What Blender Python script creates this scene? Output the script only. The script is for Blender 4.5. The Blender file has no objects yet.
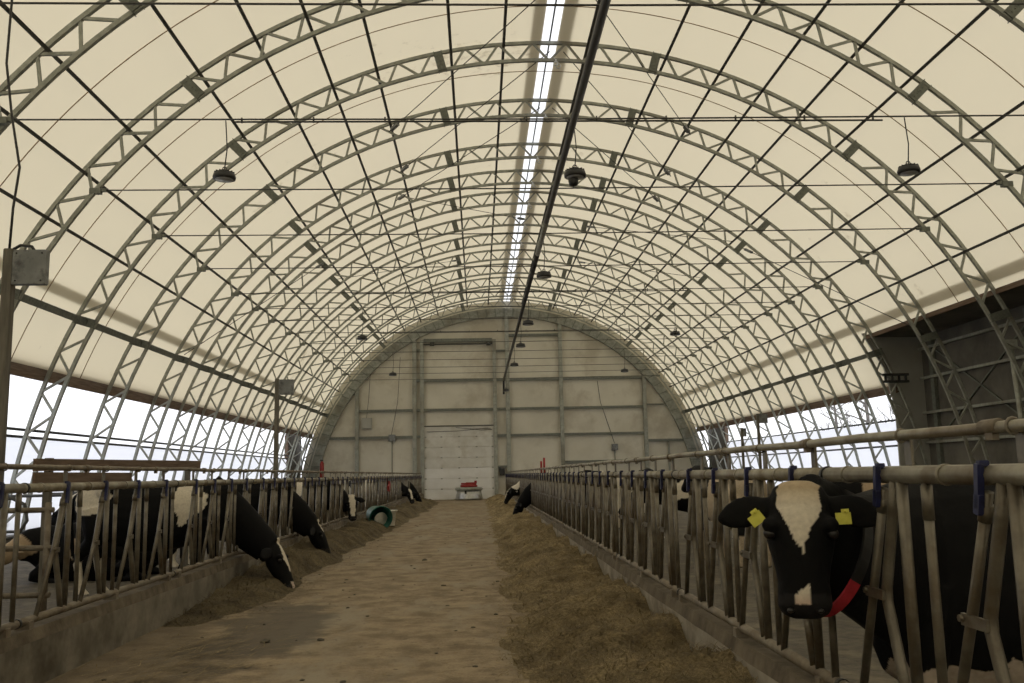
import bpy, bmesh, math, random
from math import sin, cos, pi, radians as R, hypot, atan2
from mathutils import Vector, Matrix, noise
random.seed(7)
SC = bpy.context.scene
COL = SC.collection

# ---------------------------------------------------------------- helpers
def tag(o, label=None, cat=None, group=None, kind=None):
    if label: o['label'] = label
    if cat: o['category'] = cat
    if group: o['group'] = group
    if kind: o['kind'] = kind
    return o

def thing(name, label, cat, loc=(0, 0, 0), rz=0.0, group=None):
    o = bpy.data.objects.new(name, None)
    COL.objects.link(o)
    o.empty_display_size = 0.2
    o.location = loc
    o.rotation_euler = (0, 0, rz)
    return tag(o, label, cat, group)

def obj(name, bm, mat, parent=None, smooth=False):
    me = bpy.data.meshes.new(name)
    if isinstance(bm, bmesh.types.BMesh):
        bmesh.ops.recalc_face_normals(bm, faces=bm.faces)
        bm.to_mesh(me)
        bm.free()
    me.materials.append(mat)
    if smooth:
        me.polygons.foreach_set('use_smooth', [True] * len(me.polygons))
    o = bpy.data.objects.new(name, me)
    COL.objects.link(o)
    if parent is not None:
        o.parent = parent
    return o

def struct(name, bm, mat, parent=None):
    o = obj(name, bm, mat, parent)
    if parent is None:
        o['kind'] = 'structure'
    return o

def copy_tree(o, parent=None):
    c = o.copy()
    COL.objects.link(c)
    c.parent = parent
    for ch in o.children:
        copy_tree(ch, c)
    return c

def NB():
    return bmesh.new()

def box(bm, c, s, rot=None):
    m = Matrix.Translation(Vector(c))
    if rot is not None:
        m = m @ rot
    m = m @ Matrix.Diagonal((s[0], s[1], s[2], 1))
    return bmesh.ops.create_cube(bm, size=1.0, matrix=m)['verts']

def tube(bm, pts, r, seg=8, closed=False, caps=True):
    """round tube along a polyline; r is a number or one radius per point"""
    pts = [Vector(p) for p in pts]
    n = len(pts)
    rr = r if isinstance(r, (list, tuple)) else [r] * n
    rings = []
    t0 = (pts[1] - pts[0]).normalized()
    up = Vector((0, 0, 1)) if abs(t0.z) < 0.9 else Vector((1, 0, 0))
    a = t0.cross(up).normalized()
    for i, p in enumerate(pts):
        if closed:
            t = pts[(i + 1) % n] - pts[i - 1]
        elif i == 0:
            t = pts[1] - pts[0]
        elif i == n - 1:
            t = pts[-1] - pts[-2]
        else:
            t = (pts[i + 1] - p).normalized() + (p - pts[i - 1]).normalized()
        t.normalize()
        a = (a - t * a.dot(t)).normalized()
        b = t.cross(a)
        rings.append([bm.verts.new(p + (a * cos(2 * pi * k / seg) + b * sin(2 * pi * k / seg)) * rr[i]) for k in range(seg)])
    m = n if closed else n - 1
    for i in range(m):
        A, B = rings[i], rings[(i + 1) % n]
        for k in range(seg):
            f = bm.faces.new((A[k], A[(k + 1) % seg], B[(k + 1) % seg], B[k]))
            f.smooth = True
    if caps and not closed:
        bm.faces.new(rings[0][::-1])
        bm.faces.new(rings[-1])

def bar(bm, p, q, w, h, up=(0, 1, 0)):
    """rectangular bar from p to q; w across, h along up"""
    p, q = Vector(p), Vector(q)
    d = q - p
    t = d.normalized()
    u = Vector(up)
    u = (u - t * u.dot(t)).normalized()
    s = t.cross(u)
    rot = Matrix((s, t, u)).transposed().to_4x4()
    box(bm, (p + q) / 2, (w, d.length, h), rot)

def loft(bm, rings):
    """closed skin through rings of (centre, side vector, up vector) ellipses: side/up already scaled"""
    seg = 20
    vs = []
    for c, s, u in rings:
        c, s, u = Vector(c), Vector(s), Vector(u)
        vs.append([bm.verts.new(c + s * cos(2 * pi * k / seg) + u * sin(2 * pi * k / seg)) for k in range(seg)])
    for A, B in zip(vs, vs[1:]):
        for k in range(seg):
            bm.faces.new((A[k], A[(k + 1) % seg], B[(k + 1) % seg], B[k]))
    bm.faces.new(vs[0][::-1])
    bm.faces.new(vs[-1])

def lathe(bm, prof, seg=24, m=None):
    vs = []
    for r, z in prof:
        ring = []
        for k in range(seg):
            v = Vector((max(r, 1e-4) * cos(2 * pi * k / seg), max(r, 1e-4) * sin(2 * pi * k / seg), z))
            ring.append(bm.verts.new(m @ v if m else v))
        vs.append(ring)
    for A, B in zip(vs, vs[1:]):
        for k in range(seg):
            f = bm.faces.new((A[k], A[(k + 1) % seg], B[(k + 1) % seg], B[k]))
            f.smooth = True
    bm.faces.new(vs[0][::-1])
    bm.faces.new(vs[-1])

def quad(bm, a, b, c, d):
    return bm.faces.new([bm.verts.new(Vector(p)) for p in (a, b, c, d)])

# ---------------------------------------------------------------- materials
def srgb(r, g, b):
    f = lambda v: (v / 255 / 12.92) if v / 255 <= 0.04045 else ((v / 255 + 0.055) / 1.055) ** 2.4
    return (f(r), f(g), f(b), 1)

class NT:
    def __init__(s, name):
        s.m = bpy.data.materials.new(name)
        s.m.use_nodes = True
        s.t = s.m.node_tree
        s.t.nodes.clear()
        s.out = s.t.nodes.new('ShaderNodeOutputMaterial')
    def n(s, typ, **kw):
        nd = s.t.nodes.new(typ)
        for k, v in kw.items():
            if k.startswith('i_'):
                key = k[2:].replace('_', ' ')
                nd.inputs[key].default_value = v
            else:
                setattr(nd, k, v)
        return nd
    def l(s, a, b):
        s.t.links.new(a, b)

def noisy(name, c1, c2, scale=6.0, rough=0.7, metal=0.0, bump=0.15, detail=6.0, c3=None, s3=1.0, stretch=None, lo=0.35, hi=0.65):
    """a procedural surface: two colours mixed by noise, a third in larger stains, a light bump"""
    t = NT(name)
    tc = t.n('ShaderNodeTexCoord')
    vec = tc.outputs['Object']
    if stretch:
        mp = t.n('ShaderNodeMapping')
        mp.inputs['Scale'].default_value = stretch
        t.l(vec, mp.inputs['Vector'])
        vec = mp.outputs['Vector']
    nz = t.n('ShaderNodeTexNoise', i_Scale=scale, i_Detail=detail, i_Roughness=0.6)
    t.l(vec, nz.inputs['Vector'])
    rp = t.n('ShaderNodeValToRGB')
    rp.color_ramp.elements[0].position = lo
    rp.color_ramp.elements[1].position = hi
    rp.color_ramp.elements[0].color = c1
    rp.color_ramp.elements[1].color = c2
    t.l(nz.outputs['Fac'], rp.inputs['Fac'])
    col = rp.outputs['Color']
    if c3:
        n3 = t.n('ShaderNodeTexNoise', i_Scale=s3, i_Detail=5.0, i_Roughness=0.65)
        t.l(tc.outputs['Object'], n3.inputs['Vector'])
        r3 = t.n('ShaderNodeValToRGB')
        r3.color_ramp.elements[0].position = 0.5
        r3.color_ramp.elements[1].position = 0.66
        t.l(n3.outputs['Fac'], r3.inputs['Fac'])
        mx = t.n('ShaderNodeMixRGB')
        mx.inputs['Color2'].default_value = c3
        t.l(r3.outputs['Color'], mx.inputs['Fac'])
        t.l(col, mx.inputs['Color1'])
        col = mx.outputs['Color']
    b = t.n('ShaderNodeBsdfPrincipled', i_Roughness=rough, i_Metallic=metal)
    t.l(col, b.inputs['Base Color'])
    if bump:
        bp = t.n('ShaderNodeBump', i_Strength=bump, i_Distance=0.02)
        t.l(nz.outputs['Fac'], bp.inputs['Height'])
        t.l(bp.outputs['Normal'], b.inputs['Normal'])
    t.l(b.outputs[0], t.out.inputs[0])
    return t.m

def fabric(name, refl, trans, stains=None, fac=0.5):
    """woven sheet that scatters daylight through"""
    t = NT(name)
    tc = t.n('ShaderNodeTexCoord')
    nz = t.n('ShaderNodeTexNoise', i_Scale=0.35, i_Detail=4.0)
    t.l(tc.outputs['Object'], nz.inputs['Vector'])
    mx = t.n('ShaderNodeMixRGB')
    mx.inputs['Color1'].default_value = trans
    mx.inputs['Color2'].default_value = [c * 0.93 for c in trans[:3]] + [1]
    t.l(nz.outputs['Fac'], mx.inputs['Fac'])
    tcol = mx.outputs['Color']
    if stains:
        n2 = t.n('ShaderNodeTexNoise', i_Scale=2.2, i_Detail=9.0, i_Roughness=0.75)
        t.l(tc.outputs['Object'], n2.inputs['Vector'])
        n3 = t.n('ShaderNodeTexNoise', i_Scale=0.16, i_Detail=1.0)
        t.l(tc.outputs['Object'], n3.inputs['Vector'])
        ml = t.n('ShaderNodeMath', operation='MULTIPLY')
        t.l(n2.outputs['Fac'], ml.inputs[0])
        t.l(n3.outputs['Fac'], ml.inputs[1])
        rp = t.n('ShaderNodeValToRGB')
        rp.color_ramp.elements[0].position = 0.36
        rp.color_ramp.elements[1].position = 0.46
        t.l(ml.outputs[0], rp.inputs['Fac'])
        m2 = t.n('ShaderNodeMixRGB')
        m2.inputs['Color2'].default_value = stains
        t.l(rp.outputs['Color'], m2.inputs['Fac'])
        t.l(tcol, m2.inputs['Color1'])
        tcol = m2.outputs['Color']
    d = t.n('ShaderNodeBsdfDiffuse')
    d.inputs['Color'].default_value = refl
    tr = t.n('ShaderNodeBsdfTranslucent')
    t.l(tcol, tr.inputs['Color'])
    ms = t.n('ShaderNodeMixShader')
    ms.inputs[0].default_value = fac
    t.l(d.outputs[0], ms.inputs[1])
    t.l(tr.outputs[0], ms.inputs[2])
    t.l(ms.outputs[0], t.out.inputs[0])
    return t.m

M = {}
M['galv'] = noisy('galvanised_steel', (0.25, 0.26, 0.225, 1), (0.37, 0.38, 0.335, 1), 7, 0.5, 0.2, 0.05, c3=(0.22, 0.21, 0.17, 1), s3=0.8)
M['plate'] = noisy('dull_steel_plate', (0.13, 0.14, 0.12, 1), (0.2, 0.21, 0.18, 1), 14, 0.6, 0.3, 0.08)
M['purlin'] = noisy('dark_steel_tube', (0.055, 0.055, 0.05, 1), (0.085, 0.085, 0.075, 1), 6, 0.6, 0.3, 0.03)
M['cable'] = noisy('wire_rope', (0.05, 0.05, 0.045, 1), (0.09, 0.085, 0.08, 1), 30, 0.6, 0.4, 0.0)
M['pipe_dark'] = noisy('dark_pipe', (0.03, 0.03, 0.03, 1), (0.06, 0.06, 0.055, 1), 5, 0.5, 0.2, 0.05)
M['fence'] = noisy('worn_fence_pipe', (0.115, 0.102, 0.078, 1), (0.21, 0.19, 0.152, 1), 9, 0.42, 0.45, 0.12, c3=(0.10, 0.078, 0.05, 1), s3=3.0)
M['fence_light'] = noisy('worn_galvanised_rail', (0.22, 0.20, 0.15, 1), (0.36, 0.34, 0.28, 1), 8, 0.45, 0.4, 0.1, c3=(0.15, 0.115, 0.075, 1), s3=2.2)
M['rail_brown'] = noisy('rusty_rail', (0.11, 0.085, 0.06, 1), (0.23, 0.195, 0.145, 1), 7, 0.6, 0.25, 0.15, c3=(0.26, 0.24, 0.2, 1), s3=2.0)
M['seam'] = noisy('tan_seam', (0.30, 0.21, 0.12, 1), (0.38, 0.27, 0.16, 1), 5, 0.8, 0, 0)
M['blue'] = noisy('blue_plastic', (0.011, 0.013, 0.045, 1), (0.018, 0.024, 0.10, 1), 20, 0.45, 0, 0.05)
M['black'] = noisy('black_paint', (0.012, 0.012, 0.012, 1), (0.025, 0.025, 0.025, 1), 12, 0.45, 0, 0.03)
M['lens'] = noisy('lamp_lens', (0.35, 0.36, 0.37, 1), (0.45, 0.46, 0.47, 1), 20, 0.25, 0, 0.0)
M['grey_box'] = noisy('grey_box_sheet', (0.17, 0.18, 0.18, 1), (0.26, 0.27, 0.27, 1), 5, 0.55, 0.2, 0.1, c3=(0.08, 0.08, 0.085, 1), s3=7)
M['post'] = noisy('weathered_post', (0.10, 0.092, 0.075, 1), (0.18, 0.165, 0.135, 1), 6, 0.8, 0, 0.2, stretch=(4, 4, 0.5))
M['wood'] = noisy('brown_board', (0.10, 0.063, 0.04, 1), (0.19, 0.13, 0.088, 1), 5, 0.8, 0, 0.25, stretch=(4, 0.35, 6))
M['wall'] = noisy('cream_wall_sheet', (0.56, 0.53, 0.44, 1), (0.65, 0.62, 0.53, 1), 0.6, 0.6, 0, 0.03, c3=(0.46, 0.42, 0.335, 1), s3=0.5)
M['door'] = noisy('white_door_panel', (0.56, 0.545, 0.49, 1), (0.66, 0.65, 0.60, 1), 1.5, 0.5, 0, 0.03, c3=(0.48, 0.45, 0.38, 1), s3=0.9)
M['door_white'] = noisy('newer_white_panel', (0.68, 0.67, 0.63, 1), (0.77, 0.765, 0.74, 1), 1.5, 0.45, 0, 0.02)
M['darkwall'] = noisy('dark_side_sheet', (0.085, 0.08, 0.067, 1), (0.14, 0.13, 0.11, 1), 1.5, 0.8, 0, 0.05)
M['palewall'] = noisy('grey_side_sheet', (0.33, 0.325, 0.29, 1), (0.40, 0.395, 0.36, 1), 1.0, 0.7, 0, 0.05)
M['concrete'] = noisy('kerb_concrete', (0.22, 0.195, 0.155, 1), (0.36, 0.325, 0.265, 1), 5, 0.9, 0, 0.3, c3=(0.12, 0.098, 0.07, 1), s3=1.6)
M['concrete_dark'] = noisy('damp_kerb_concrete', (0.13, 0.115, 0.088, 1), (0.235, 0.21, 0.168, 1), 4, 0.85, 0, 0.3, c3=(0.07, 0.058, 0.04, 1), s3=1.1)
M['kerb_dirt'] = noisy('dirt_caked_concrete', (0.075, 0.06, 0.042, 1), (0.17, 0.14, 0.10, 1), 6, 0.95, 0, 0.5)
M['mud'] = noisy('pen_mud', (0.04, 0.034, 0.024, 1), (0.10, 0.084, 0.058, 1), 9, 0.75, 0, 0.9, c3=(0.15, 0.125, 0.085, 1), s3=2.3)
M['snow'] = noisy('snow', (0.75, 0.78, 0.84, 1), (0.85, 0.87, 0.9, 1), 0.3, 0.9, 0, 0.2)
M['bark'] = noisy('bare_bark', (0.10, 0.085, 0.075, 1), (0.2, 0.18, 0.16, 1), 8, 0.9, 0, 0.3)
M['green'] = noisy('teal_green_plastic', (0.008, 0.085, 0.068, 1), (0.013, 0.125, 0.10, 1), 9, 0.35, 0, 0.03)
M['white'] = noisy('white_plastic', (0.55, 0.53, 0.46, 1), (0.68, 0.66, 0.6, 1), 9, 0.5, 0, 0.05)
M['red'] = noisy('red_paint', (0.22, 0.013, 0.012, 1), (0.32, 0.025, 0.02, 1), 10, 0.5, 0, 0.05)
M['collar'] = noisy('red_webbing', (0.30, 0.012, 0.022, 1), (0.42, 0.02, 0.035, 1), 30, 0.7, 0, 0.2)
M['tagyellow'] = noisy('yellow_tag_plastic', (0.52, 0.50, 0.05, 1), (0.62, 0.60, 0.09, 1), 25, 0.5, 0, 0.03)
M['chrome'] = noisy('bright_zinc', (0.42, 0.42, 0.4, 1), (0.6, 0.6, 0.58, 1), 6, 0.3, 0.7, 0.03)
M['eye'] = noisy('dark_eye', (0.006, 0.005, 0.005, 1), (0.012, 0.01, 0.01, 1), 10, 0.3, 0, 0)
M['roof_fabric'] = fabric('cream_roof_fabric', (0.74, 0.67, 0.52, 1), (0.915, 0.80, 0.56, 1), stains=(0.45, 0.36, 0.22, 1))
M['band_fabric'] = fabric('grey_overlap_fabric', (0.4, 0.385, 0.35, 1), (0.40, 0.385, 0.35, 1))
M['curtain'] = fabric('white_curtain_sheet', (0.8, 0.8, 0.82, 1), (0.97, 0.97, 1.0, 1), fac=0.85)
M['skylight'] = fabric('clear_ridge_sheet', (0.8, 0.8, 0.86, 1), (1.0, 1.0, 1.0, 1), fac=0.95)

def floor_material():
    t = NT('feed_alley_floor')
    tc = t.n('ShaderNodeTexCoord')
    P = tc.outputs['Object']
    def nz(scale, detail=6, rough=0.6, st=None):
        n = t.n('ShaderNodeTexNoise', i_Scale=scale, i_Detail=detail, i_Roughness=rough)
        if st:
            mp = t.n('ShaderNodeMapping')
            mp.inputs['Scale'].default_value = st
            t.l(P, mp.inputs['Vector'])
            t.l(mp.outputs['Vector'], n.inputs['Vector'])
        else:
            t.l(P, n.inputs['Vector'])
        return n.outputs['Fac']
    def ramp(fac, a, b, ca=(0, 0, 0, 1), cb=(1, 1, 1, 1)):
        r = t.n('ShaderNodeValToRGB')
        r.color_ramp.interpolation = 'EASE'
        r.color_ramp.elements[0].position = a
        r.color_ramp.elements[1].position = b
        r.color_ramp.elements[0].color = ca
        r.color_ramp.elements[1].color = cb
        t.l(fac, r.inputs['Fac'])
        return r.outputs['Color']
    def mix(f, a, b):
        m = t.n('ShaderNodeMixRGB')
        t.l(f, m.inputs['Fac'])
        for k, v in (('Color1', a), ('Color2', b)):
            if isinstance(v, tuple):
                m.inputs[k].default_value = v
            else:
                t.l(v, m.inputs[k])
        return m.outputs['Color']
    def mth(op, a, b=None):
        m = t.n('ShaderNodeMath', operation=op)
        for i, v in enumerate((a, b)):
            if v is None:
                continue
            if isinstance(v, (int, float)):
                m.inputs[i].default_value = v
            else:
                t.l(v, m.inputs[i])
        return m.outputs[0]
    fine = nz(55, 4, 0.7)
    mid = nz(3.2, 8, 0.68)
    base = ramp(mth('ADD', mth('MULTIPLY', mid, 0.72), mth('MULTIPLY', fine, 0.28)), 0.37, 0.63, (0.135, 0.098, 0.058, 1), (0.30, 0.235, 0.152, 1))
    # grey patches of bare concrete, drawn out along the alley
    bare = ramp(nz(0.9, 5, 0.6, (1.3, 0.45, 1)), 0.50, 0.64)
    base = mix(bare, base, (0.26, 0.22, 0.158, 1))
    # chaff: yellow-brown specks
    ch = ramp(nz(24, 6, 0.75, (1, 0.6, 1)), 0.55, 0.68)
    base = mix(ch, base, (0.22, 0.158, 0.075, 1))
    # dark clods
    dk = ramp(nz(7, 7, 0.75), 0.575, 0.68)
    base = mix(dk, base, (0.085, 0.063, 0.04, 1))
    # wet spill with its own outline beside the kerb
    sx = t.n('ShaderNodeSeparateXYZ')
    t.l(P, sx.inputs[0])
    def spill(cx, cy, rx, ry, amp):
        dx = mth('DIVIDE', mth('SUBTRACT', sx.outputs[0], cx), rx)
        dy = mth('DIVIDE', mth('SUBTRACT', sx.outputs[1], cy), ry)
        d = mth('SQRT', mth('ADD', mth('MULTIPLY', dx, dx), mth('MULTIPLY', dy, dy)))
        d = mth('ADD', d, mth('MULTIPLY', mth('SUBTRACT', nz(1.6, 5), 0.5), amp))
        return ramp(d, 0.55, 1.05, (1, 1, 1, 1), (0, 0, 0, 1))
    wet = spill(-1.9, 8.4, 0.62, 2.3, 1.7)
    base = mix(mth('MULTIPLY', wet, 0.8), base, (0.085, 0.07, 0.052, 1))
    edge = spill(-2.9, 7.0, 1.1, 3.5, 1.0)
    base = mix(mth('MULTIPLY', edge, 0.5), base, (0.10, 0.08, 0.055, 1))
    b = t.n('ShaderNodeBsdfPrincipled', i_Roughness=0.9)
    t.l(base, b.inputs['Base Color'])
    bp = t.n('ShaderNodeBump', i_Strength=0.5, i_Distance=0.03)
    t.l(mth('ADD', mid, mth('MULTIPLY', fine, 0.3)), bp.inputs['Height'])
    t.l(bp.outputs['Normal'], b.inputs['Normal'])
    t.l(b.outputs[0], t.out.inputs[0])
    return t.m
M['floor'] = floor_material()

def hay_material(name, k):
    t = NT(name)
    tc = t.n('ShaderNodeTexCoord')
    a = t.n('ShaderNodeTexNoise', i_Scale=38.0, i_Detail=7.0, i_Roughness=0.8)
    b = t.n('ShaderNodeTexNoise', i_Scale=2.6, i_Detail=6.0, i_Roughness=0.65)
    for n in (a, b):
        t.l(tc.outputs['Object'], n.inputs['Vector'])
    r1 = t.n('ShaderNodeValToRGB')
    r1.color_ramp.elements[0].position = 0.34
    r1.color_ramp.elements[1].position = 0.7
    r1.color_ramp.elements[0].color = (0.10 * k, 0.072 * k, 0.033 * k, 1)
    r1.color_ramp.elements[1].color = (0.56 * k, 0.44 * k, 0.235 * k, 1)
    t.l(a.outputs['Fac'], r1.inputs['Fac'])
    r2 = t.n('ShaderNodeValToRGB')
    r2.color_ramp.elements[0].position = 0.35
    r2.color_ramp.elements[1].position = 0.65
    r2.color_ramp.elements[0].color = (0.4, 0.37, 0.32, 1)
    r2.color_ramp.elements[1].color = (1, 1, 1, 1)
    t.l(b.outputs['Fac'], r2.inputs['Fac'])
    m = t.n('ShaderNodeMixRGB', blend_type='MULTIPLY')
    m.inputs['Fac'].default_value = 1
    t.l(r1.outputs[0], m.inputs['Color1'])
    t.l(r2.outputs[0], m.inputs['Color2'])
    p = t.n('ShaderNodeBsdfPrincipled', i_Roughness=0.95)
    t.l(m.outputs[0], p.inputs['Base Color'])
    bp = t.n('ShaderNodeBump', i_Strength=0.9, i_Distance=0.03)
    t.l(a.outputs['Fac'], bp.inputs['Height'])
    t.l(bp.outputs['Normal'], p.inputs['Normal'])
    t.l(p.outputs[0], t.out.inputs[0])
    return t.m
M['hay'] = hay_material('chopped_hay', 1.0)
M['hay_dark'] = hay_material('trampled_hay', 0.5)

def coat_material():
    t = NT('cow_coat')
    at = t.n('ShaderNodeAttribute', attribute_name='coat')
    tc = t.n('ShaderNodeTexCoord')
    n = t.n('ShaderNodeTexNoise', i_Scale=45.0, i_Detail=4.0)
    t.l(tc.outputs['Object'], n.inputs['Vector'])
    m = t.n('ShaderNodeMixRGB', blend_type='MULTIPLY')
    m.inputs['Fac'].default_value = 0.45
    t.l(at.outputs['Color'], m.inputs['Color1'])
    t.l(n.outputs['Fac'], m.inputs['Color2'])
    p = t.n('ShaderNodeBsdfPrincipled', i_Roughness=0.7)
    p.inputs['Specular IOR Level'].default_value = 0.14
    t.l(m.outputs[0], p.inputs['Base Color'])
    bp = t.n('ShaderNodeBump', i_Strength=0.25, i_Distance=0.01)
    t.l(n.outputs['Fac'], bp.inputs['Height'])
    t.l(bp.outputs['Normal'], p.inputs['Normal'])
    t.l(p.outputs[0], t.out.inputs[0])
    return t.m
M['coat'] = coat_material()

# ---------------------------------------------------------------- the building's section
XC, HC = 1.5966, 1.6475
def r_in(th):
    return 8.9333 + 0.9163 * th ** 2 - 0.1446 * th ** 4 + 0.0295 * th ** 6
DO = 0.413
def sec(th, off=0.0, y=0.0):
    r = r_in(th) + off
    return Vector((XC + r * sin(th), y, HC + r * cos(th)))
def th_at_z(z, off=0.0):
    a, b = R(20), R(110)
    for _ in range(50):
        c = (a + b) / 2
        if sec(c, off).z > z: a = c
        else: b = c
    return a
ARCH_Y = [13.10, 16.30, 19.50, 22.70, 25.90, 28.30, 30.54, 33.28, 36.01, 38.78, 41.52, 44.41, 47.14, 50.08]
YW = 51.0        # inner face of the end wall
Y0 = -5.0        # closed end behind the camera
YE = Y0
WING = 26.3      # the solid side starts nearer than this

# ---- roof fabric
def sheet(bm, t0, t1, y0, y1, off, nt, ny):
    g = [[bm.verts.new(sec(t0 + (t1 - t0) * i / nt, off, y0 + (y1 - y0) * j / ny)) for i in range(nt + 1)] for j in range(ny + 1)]
    for j in range(ny):
        for i in range(nt):
            f = bm.faces.new((g[j][i], g[j][i + 1], g[j + 1][i + 1], g[j + 1][i]))
            f.smooth = True
OFF_F = DO + 0.075
TRI = R(1.03)            # middle of the ridge opening
TW = R(1.12)
T_LOW = th_at_z(3.69, OFF_F)
T_WING = th_at_z(5.12, OFF_F)
bm = NB()
sheet(bm, -T_LOW, TRI - TW, YE, YW + 0.1, OFF_F, 50, 40)
sheet(bm, TRI + TW, T_WING, YE, WING, OFF_F, 40, 22)
sheet(bm, TRI + TW, T_LOW, WING, YW + 0.1, OFF_F, 46, 20)
struct('ceiling', bm, M['roof_fabric'])
bm = NB()
sheet(bm, TRI - TW, TRI + TW, YE, YW - 0.9, OFF_F + 0.06, 4, 30)
struct('window_1', bm, M['skylight'])
bm = NB()
sheet(bm, TRI - TW - R(1.55), TRI - TW, YE, YW, OFF_F + 0.03, 3, 30)
sheet(bm, TRI + TW, TRI + TW + R(1.75), YE, YW, OFF_F + 0.03, 3, 30)
struct('trim_1', bm, M['band_fabric'])
bm = NB()
sheet(bm, -R(71.1), -R(69.9), YE, YW, OFF_F + 0.03, 3, 30)
struct('trim_2', bm, M['band_fabric'])
bm = NB()
sheet(bm, R(68.1), R(69.5), YE, YW, OFF_F + 0.03, 3, 30)
struct('trim_3', bm, M['band_fabric'])
# centre ridge bar under the clear sheet
bm = NB()
p = sec(TRI, DO + 0.07)
bar(bm, (p.x, Y0, p.z), (p.x, YW, p.z), 0.03, 0.04, (0, 0, 1))
tag(obj('ridge_bar', bm, M['purlin']), 'thin dark bar along the middle of the bright ridge skylight', 'bar')

# weld seams across the fabric between the nearer trusses
for i, y in enumerate((14.75, 17.95, 21.1)):
    bm = NB()
    tube(bm, [sec(-T_LOW + (T_WING + T_LOW) * k / 80, OFF_F - 0.012, y) for k in range(81)], 0.010, 5)
    o = obj('trim_%d' % (6 + i), bm, M['seam']); o['kind'] = 'structure'

# ---- arch trusses
def build_arch():
    root = thing('arch_truss', 'x', 'truss', (XC, 0, 0), 0, 'arch trusses carrying the fabric roof')
    T = R(98.2)
    loc = lambda th, off: sec(th, off) - Vector((XC, 0, 0))
    N = 84
    for nm, off in (('inner_chord', 0.0), ('outer_chord', DO)):
        bm = NB()
        pts = [loc(-T + 2 * T * i / N, off) for i in range(N + 1)]
        w = 0.036
        rings = []
        for i, q in enumerate(pts):
            th = -T + 2 * T * i / N
            rad = Vector((sin(th), 0, cos(th)))
            rings.append([bm.verts.new(q + rad * a * w + Vector((0, b * w, 0))) for a, b in ((-1, -1), (1, -1), (1, 1), (-1, 1))])
        for A, B in zip(rings, rings[1:]):
            for k in range(4):
                bm.faces.new((A[k], A[(k + 1) % 4], B[(k + 1) % 4], B[k]))
        bm.faces.new(rings[0][::-1]); bm.faces.new(rings[-1])
        obj(nm, bm, M['galv'], root)
    PL = [-72.8, -44.6, -14.6, 16.0, 45.7, 73.6]
    step = 4.72
    n = 20
    bays = [NB() for _ in range(7)]
    for i in range(-n, n + 1):
        c = 0.95 + step * i
        for s in (-1, 1):
            a, b = R(c), R(c + s * step / 2)
            mid = c + s * step / 4
            if abs(b) > T or abs(a) > T or min(abs(mid - q) for q in PL) < 1.3:
                continue
            # leave a small gap between the two feet, as welded
            a2 = a + (b - a) * 0.10
            b2 = b - (b - a) * 0.06
            bar(bays[sum(mid > q for q in PL)], loc(a2, 0.02), loc(b2, DO - 0.02), 0.045, 0.05)
    for bm in bays:
        obj('lattice_web', bm, M['galv'], root)
    for q in PL:
        bm = NB()
        th = R(q)
        rad = Vector((sin(th), 0, cos(th)))
        tan = Vector((cos(th), 0, -sin(th)))
        c = loc(th, DO / 2)
        rot = Matrix((tan, Vector((0, 1, 0)), rad)).transposed().to_4x4()
        box(bm, c, (0.17, 0.13, DO + 0.03), rot)
        for sg in (-1, 1):
            box(bm, c + tan * sg * 0.085, (0.016, 0.16, DO + 0.06), rot)
        for k in range(-2, 3):
            box(bm, c + rad * k * 0.08 + Vector((0, -0.08, 0)), (0.02, 0.02, 0.02), rot)
        obj('splice_plate', bm, M['plate'], root)
    for sg in (-1, 1):      # foot plates
        bm = NB()
        q = loc(sg * T, DO / 2)
        box(bm, (q.x, 0, q.z - 0.02), (0.6, 0.3, 0.04))
        obj('foot_plate', bm, M['plate'], root)
    bm = NB()
    q = loc(R(1.9), -0.1)
    for k in range(2):
        m = Matrix.Translation((q.x + 0.05 * k, -0.05, q.z - 0.06 * k)) @ Matrix.Rotation(R(90), 4, 'X')
        ring = [m @ Vector((0.05 * cos(a * pi / 6), 0.05 * sin(a * pi / 6), 0)) for a in range(12)]
        tube(bm, ring, 0.014, 6, closed=True)
    box(bm, (q.x, -0.05, q.z + 0.06), (0.03, 0.03, 0.08))
    obj('ridge_pulley', bm, M['chrome'], root)
    return root
ORD = ['nearest', 'second', 'third', 'fourth', 'fifth', 'sixth', 'seventh', 'eighth', 'ninth', 'tenth', 'eleventh', 'twelfth', 'thirteenth', 'fourteenth', 'fifteenth', 'sixteenth', 'seventeenth', 'eighteenth', 'nineteenth', 'twentieth']
def nth(i, n, far='end wall'):
    return ORD[i]
proto = build_arch()
for i, y in enumerate(ARCH_Y):
    a = proto if i == 0 else copy_tree(proto)
    a.location = (XC, y, 0)
    if i < 8:
        a['label'] = 'grey steel lattice arch truss under the fabric roof, %s to the camera' % (ORD[i] if i else 'nearest')
    else:
        k = len(ARCH_Y) - 1 - i
        a['label'] = 'grey steel lattice arch truss under the fabric roof, %s from the end wall' % (['first', 'second', 'third', 'fourth', 'fifth', 'sixth'][k])

# ---- purlins
PUR_L = [-5.47, -12.84, -23.3, -29.6, -35.8, -42.95, -52.5, -58.8, -64.6]
PUR_R = [6.3, 17.35, 25.0, 31.3, 37.45, 44.05, 53.55, 59.2, 64.8]
for side, lst in (('row of sheds', PUR_L), ('x', PUR_R)):
    for i, a in enumerate(lst):
        bm = NB()
        p = sec(R(a), DO - 0.07)
        bar(bm, (p.x, Y0, p.z), (p.x, YW, p.z), 0.058, 0.058, (sin(R(a)), 0, cos(R(a))))
        o = obj('roof_purlin', bm, M['purlin'])
        w = 'next to' if i == 0 else '%s out from' % ORD[i]
        tag(o, 'dark roof purlin, %s the ridge skylight on the %s' % (w, 'plank side' if a < 0 else 'dark wall side'), 'purlin', 'purlins running along the roof')

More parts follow.
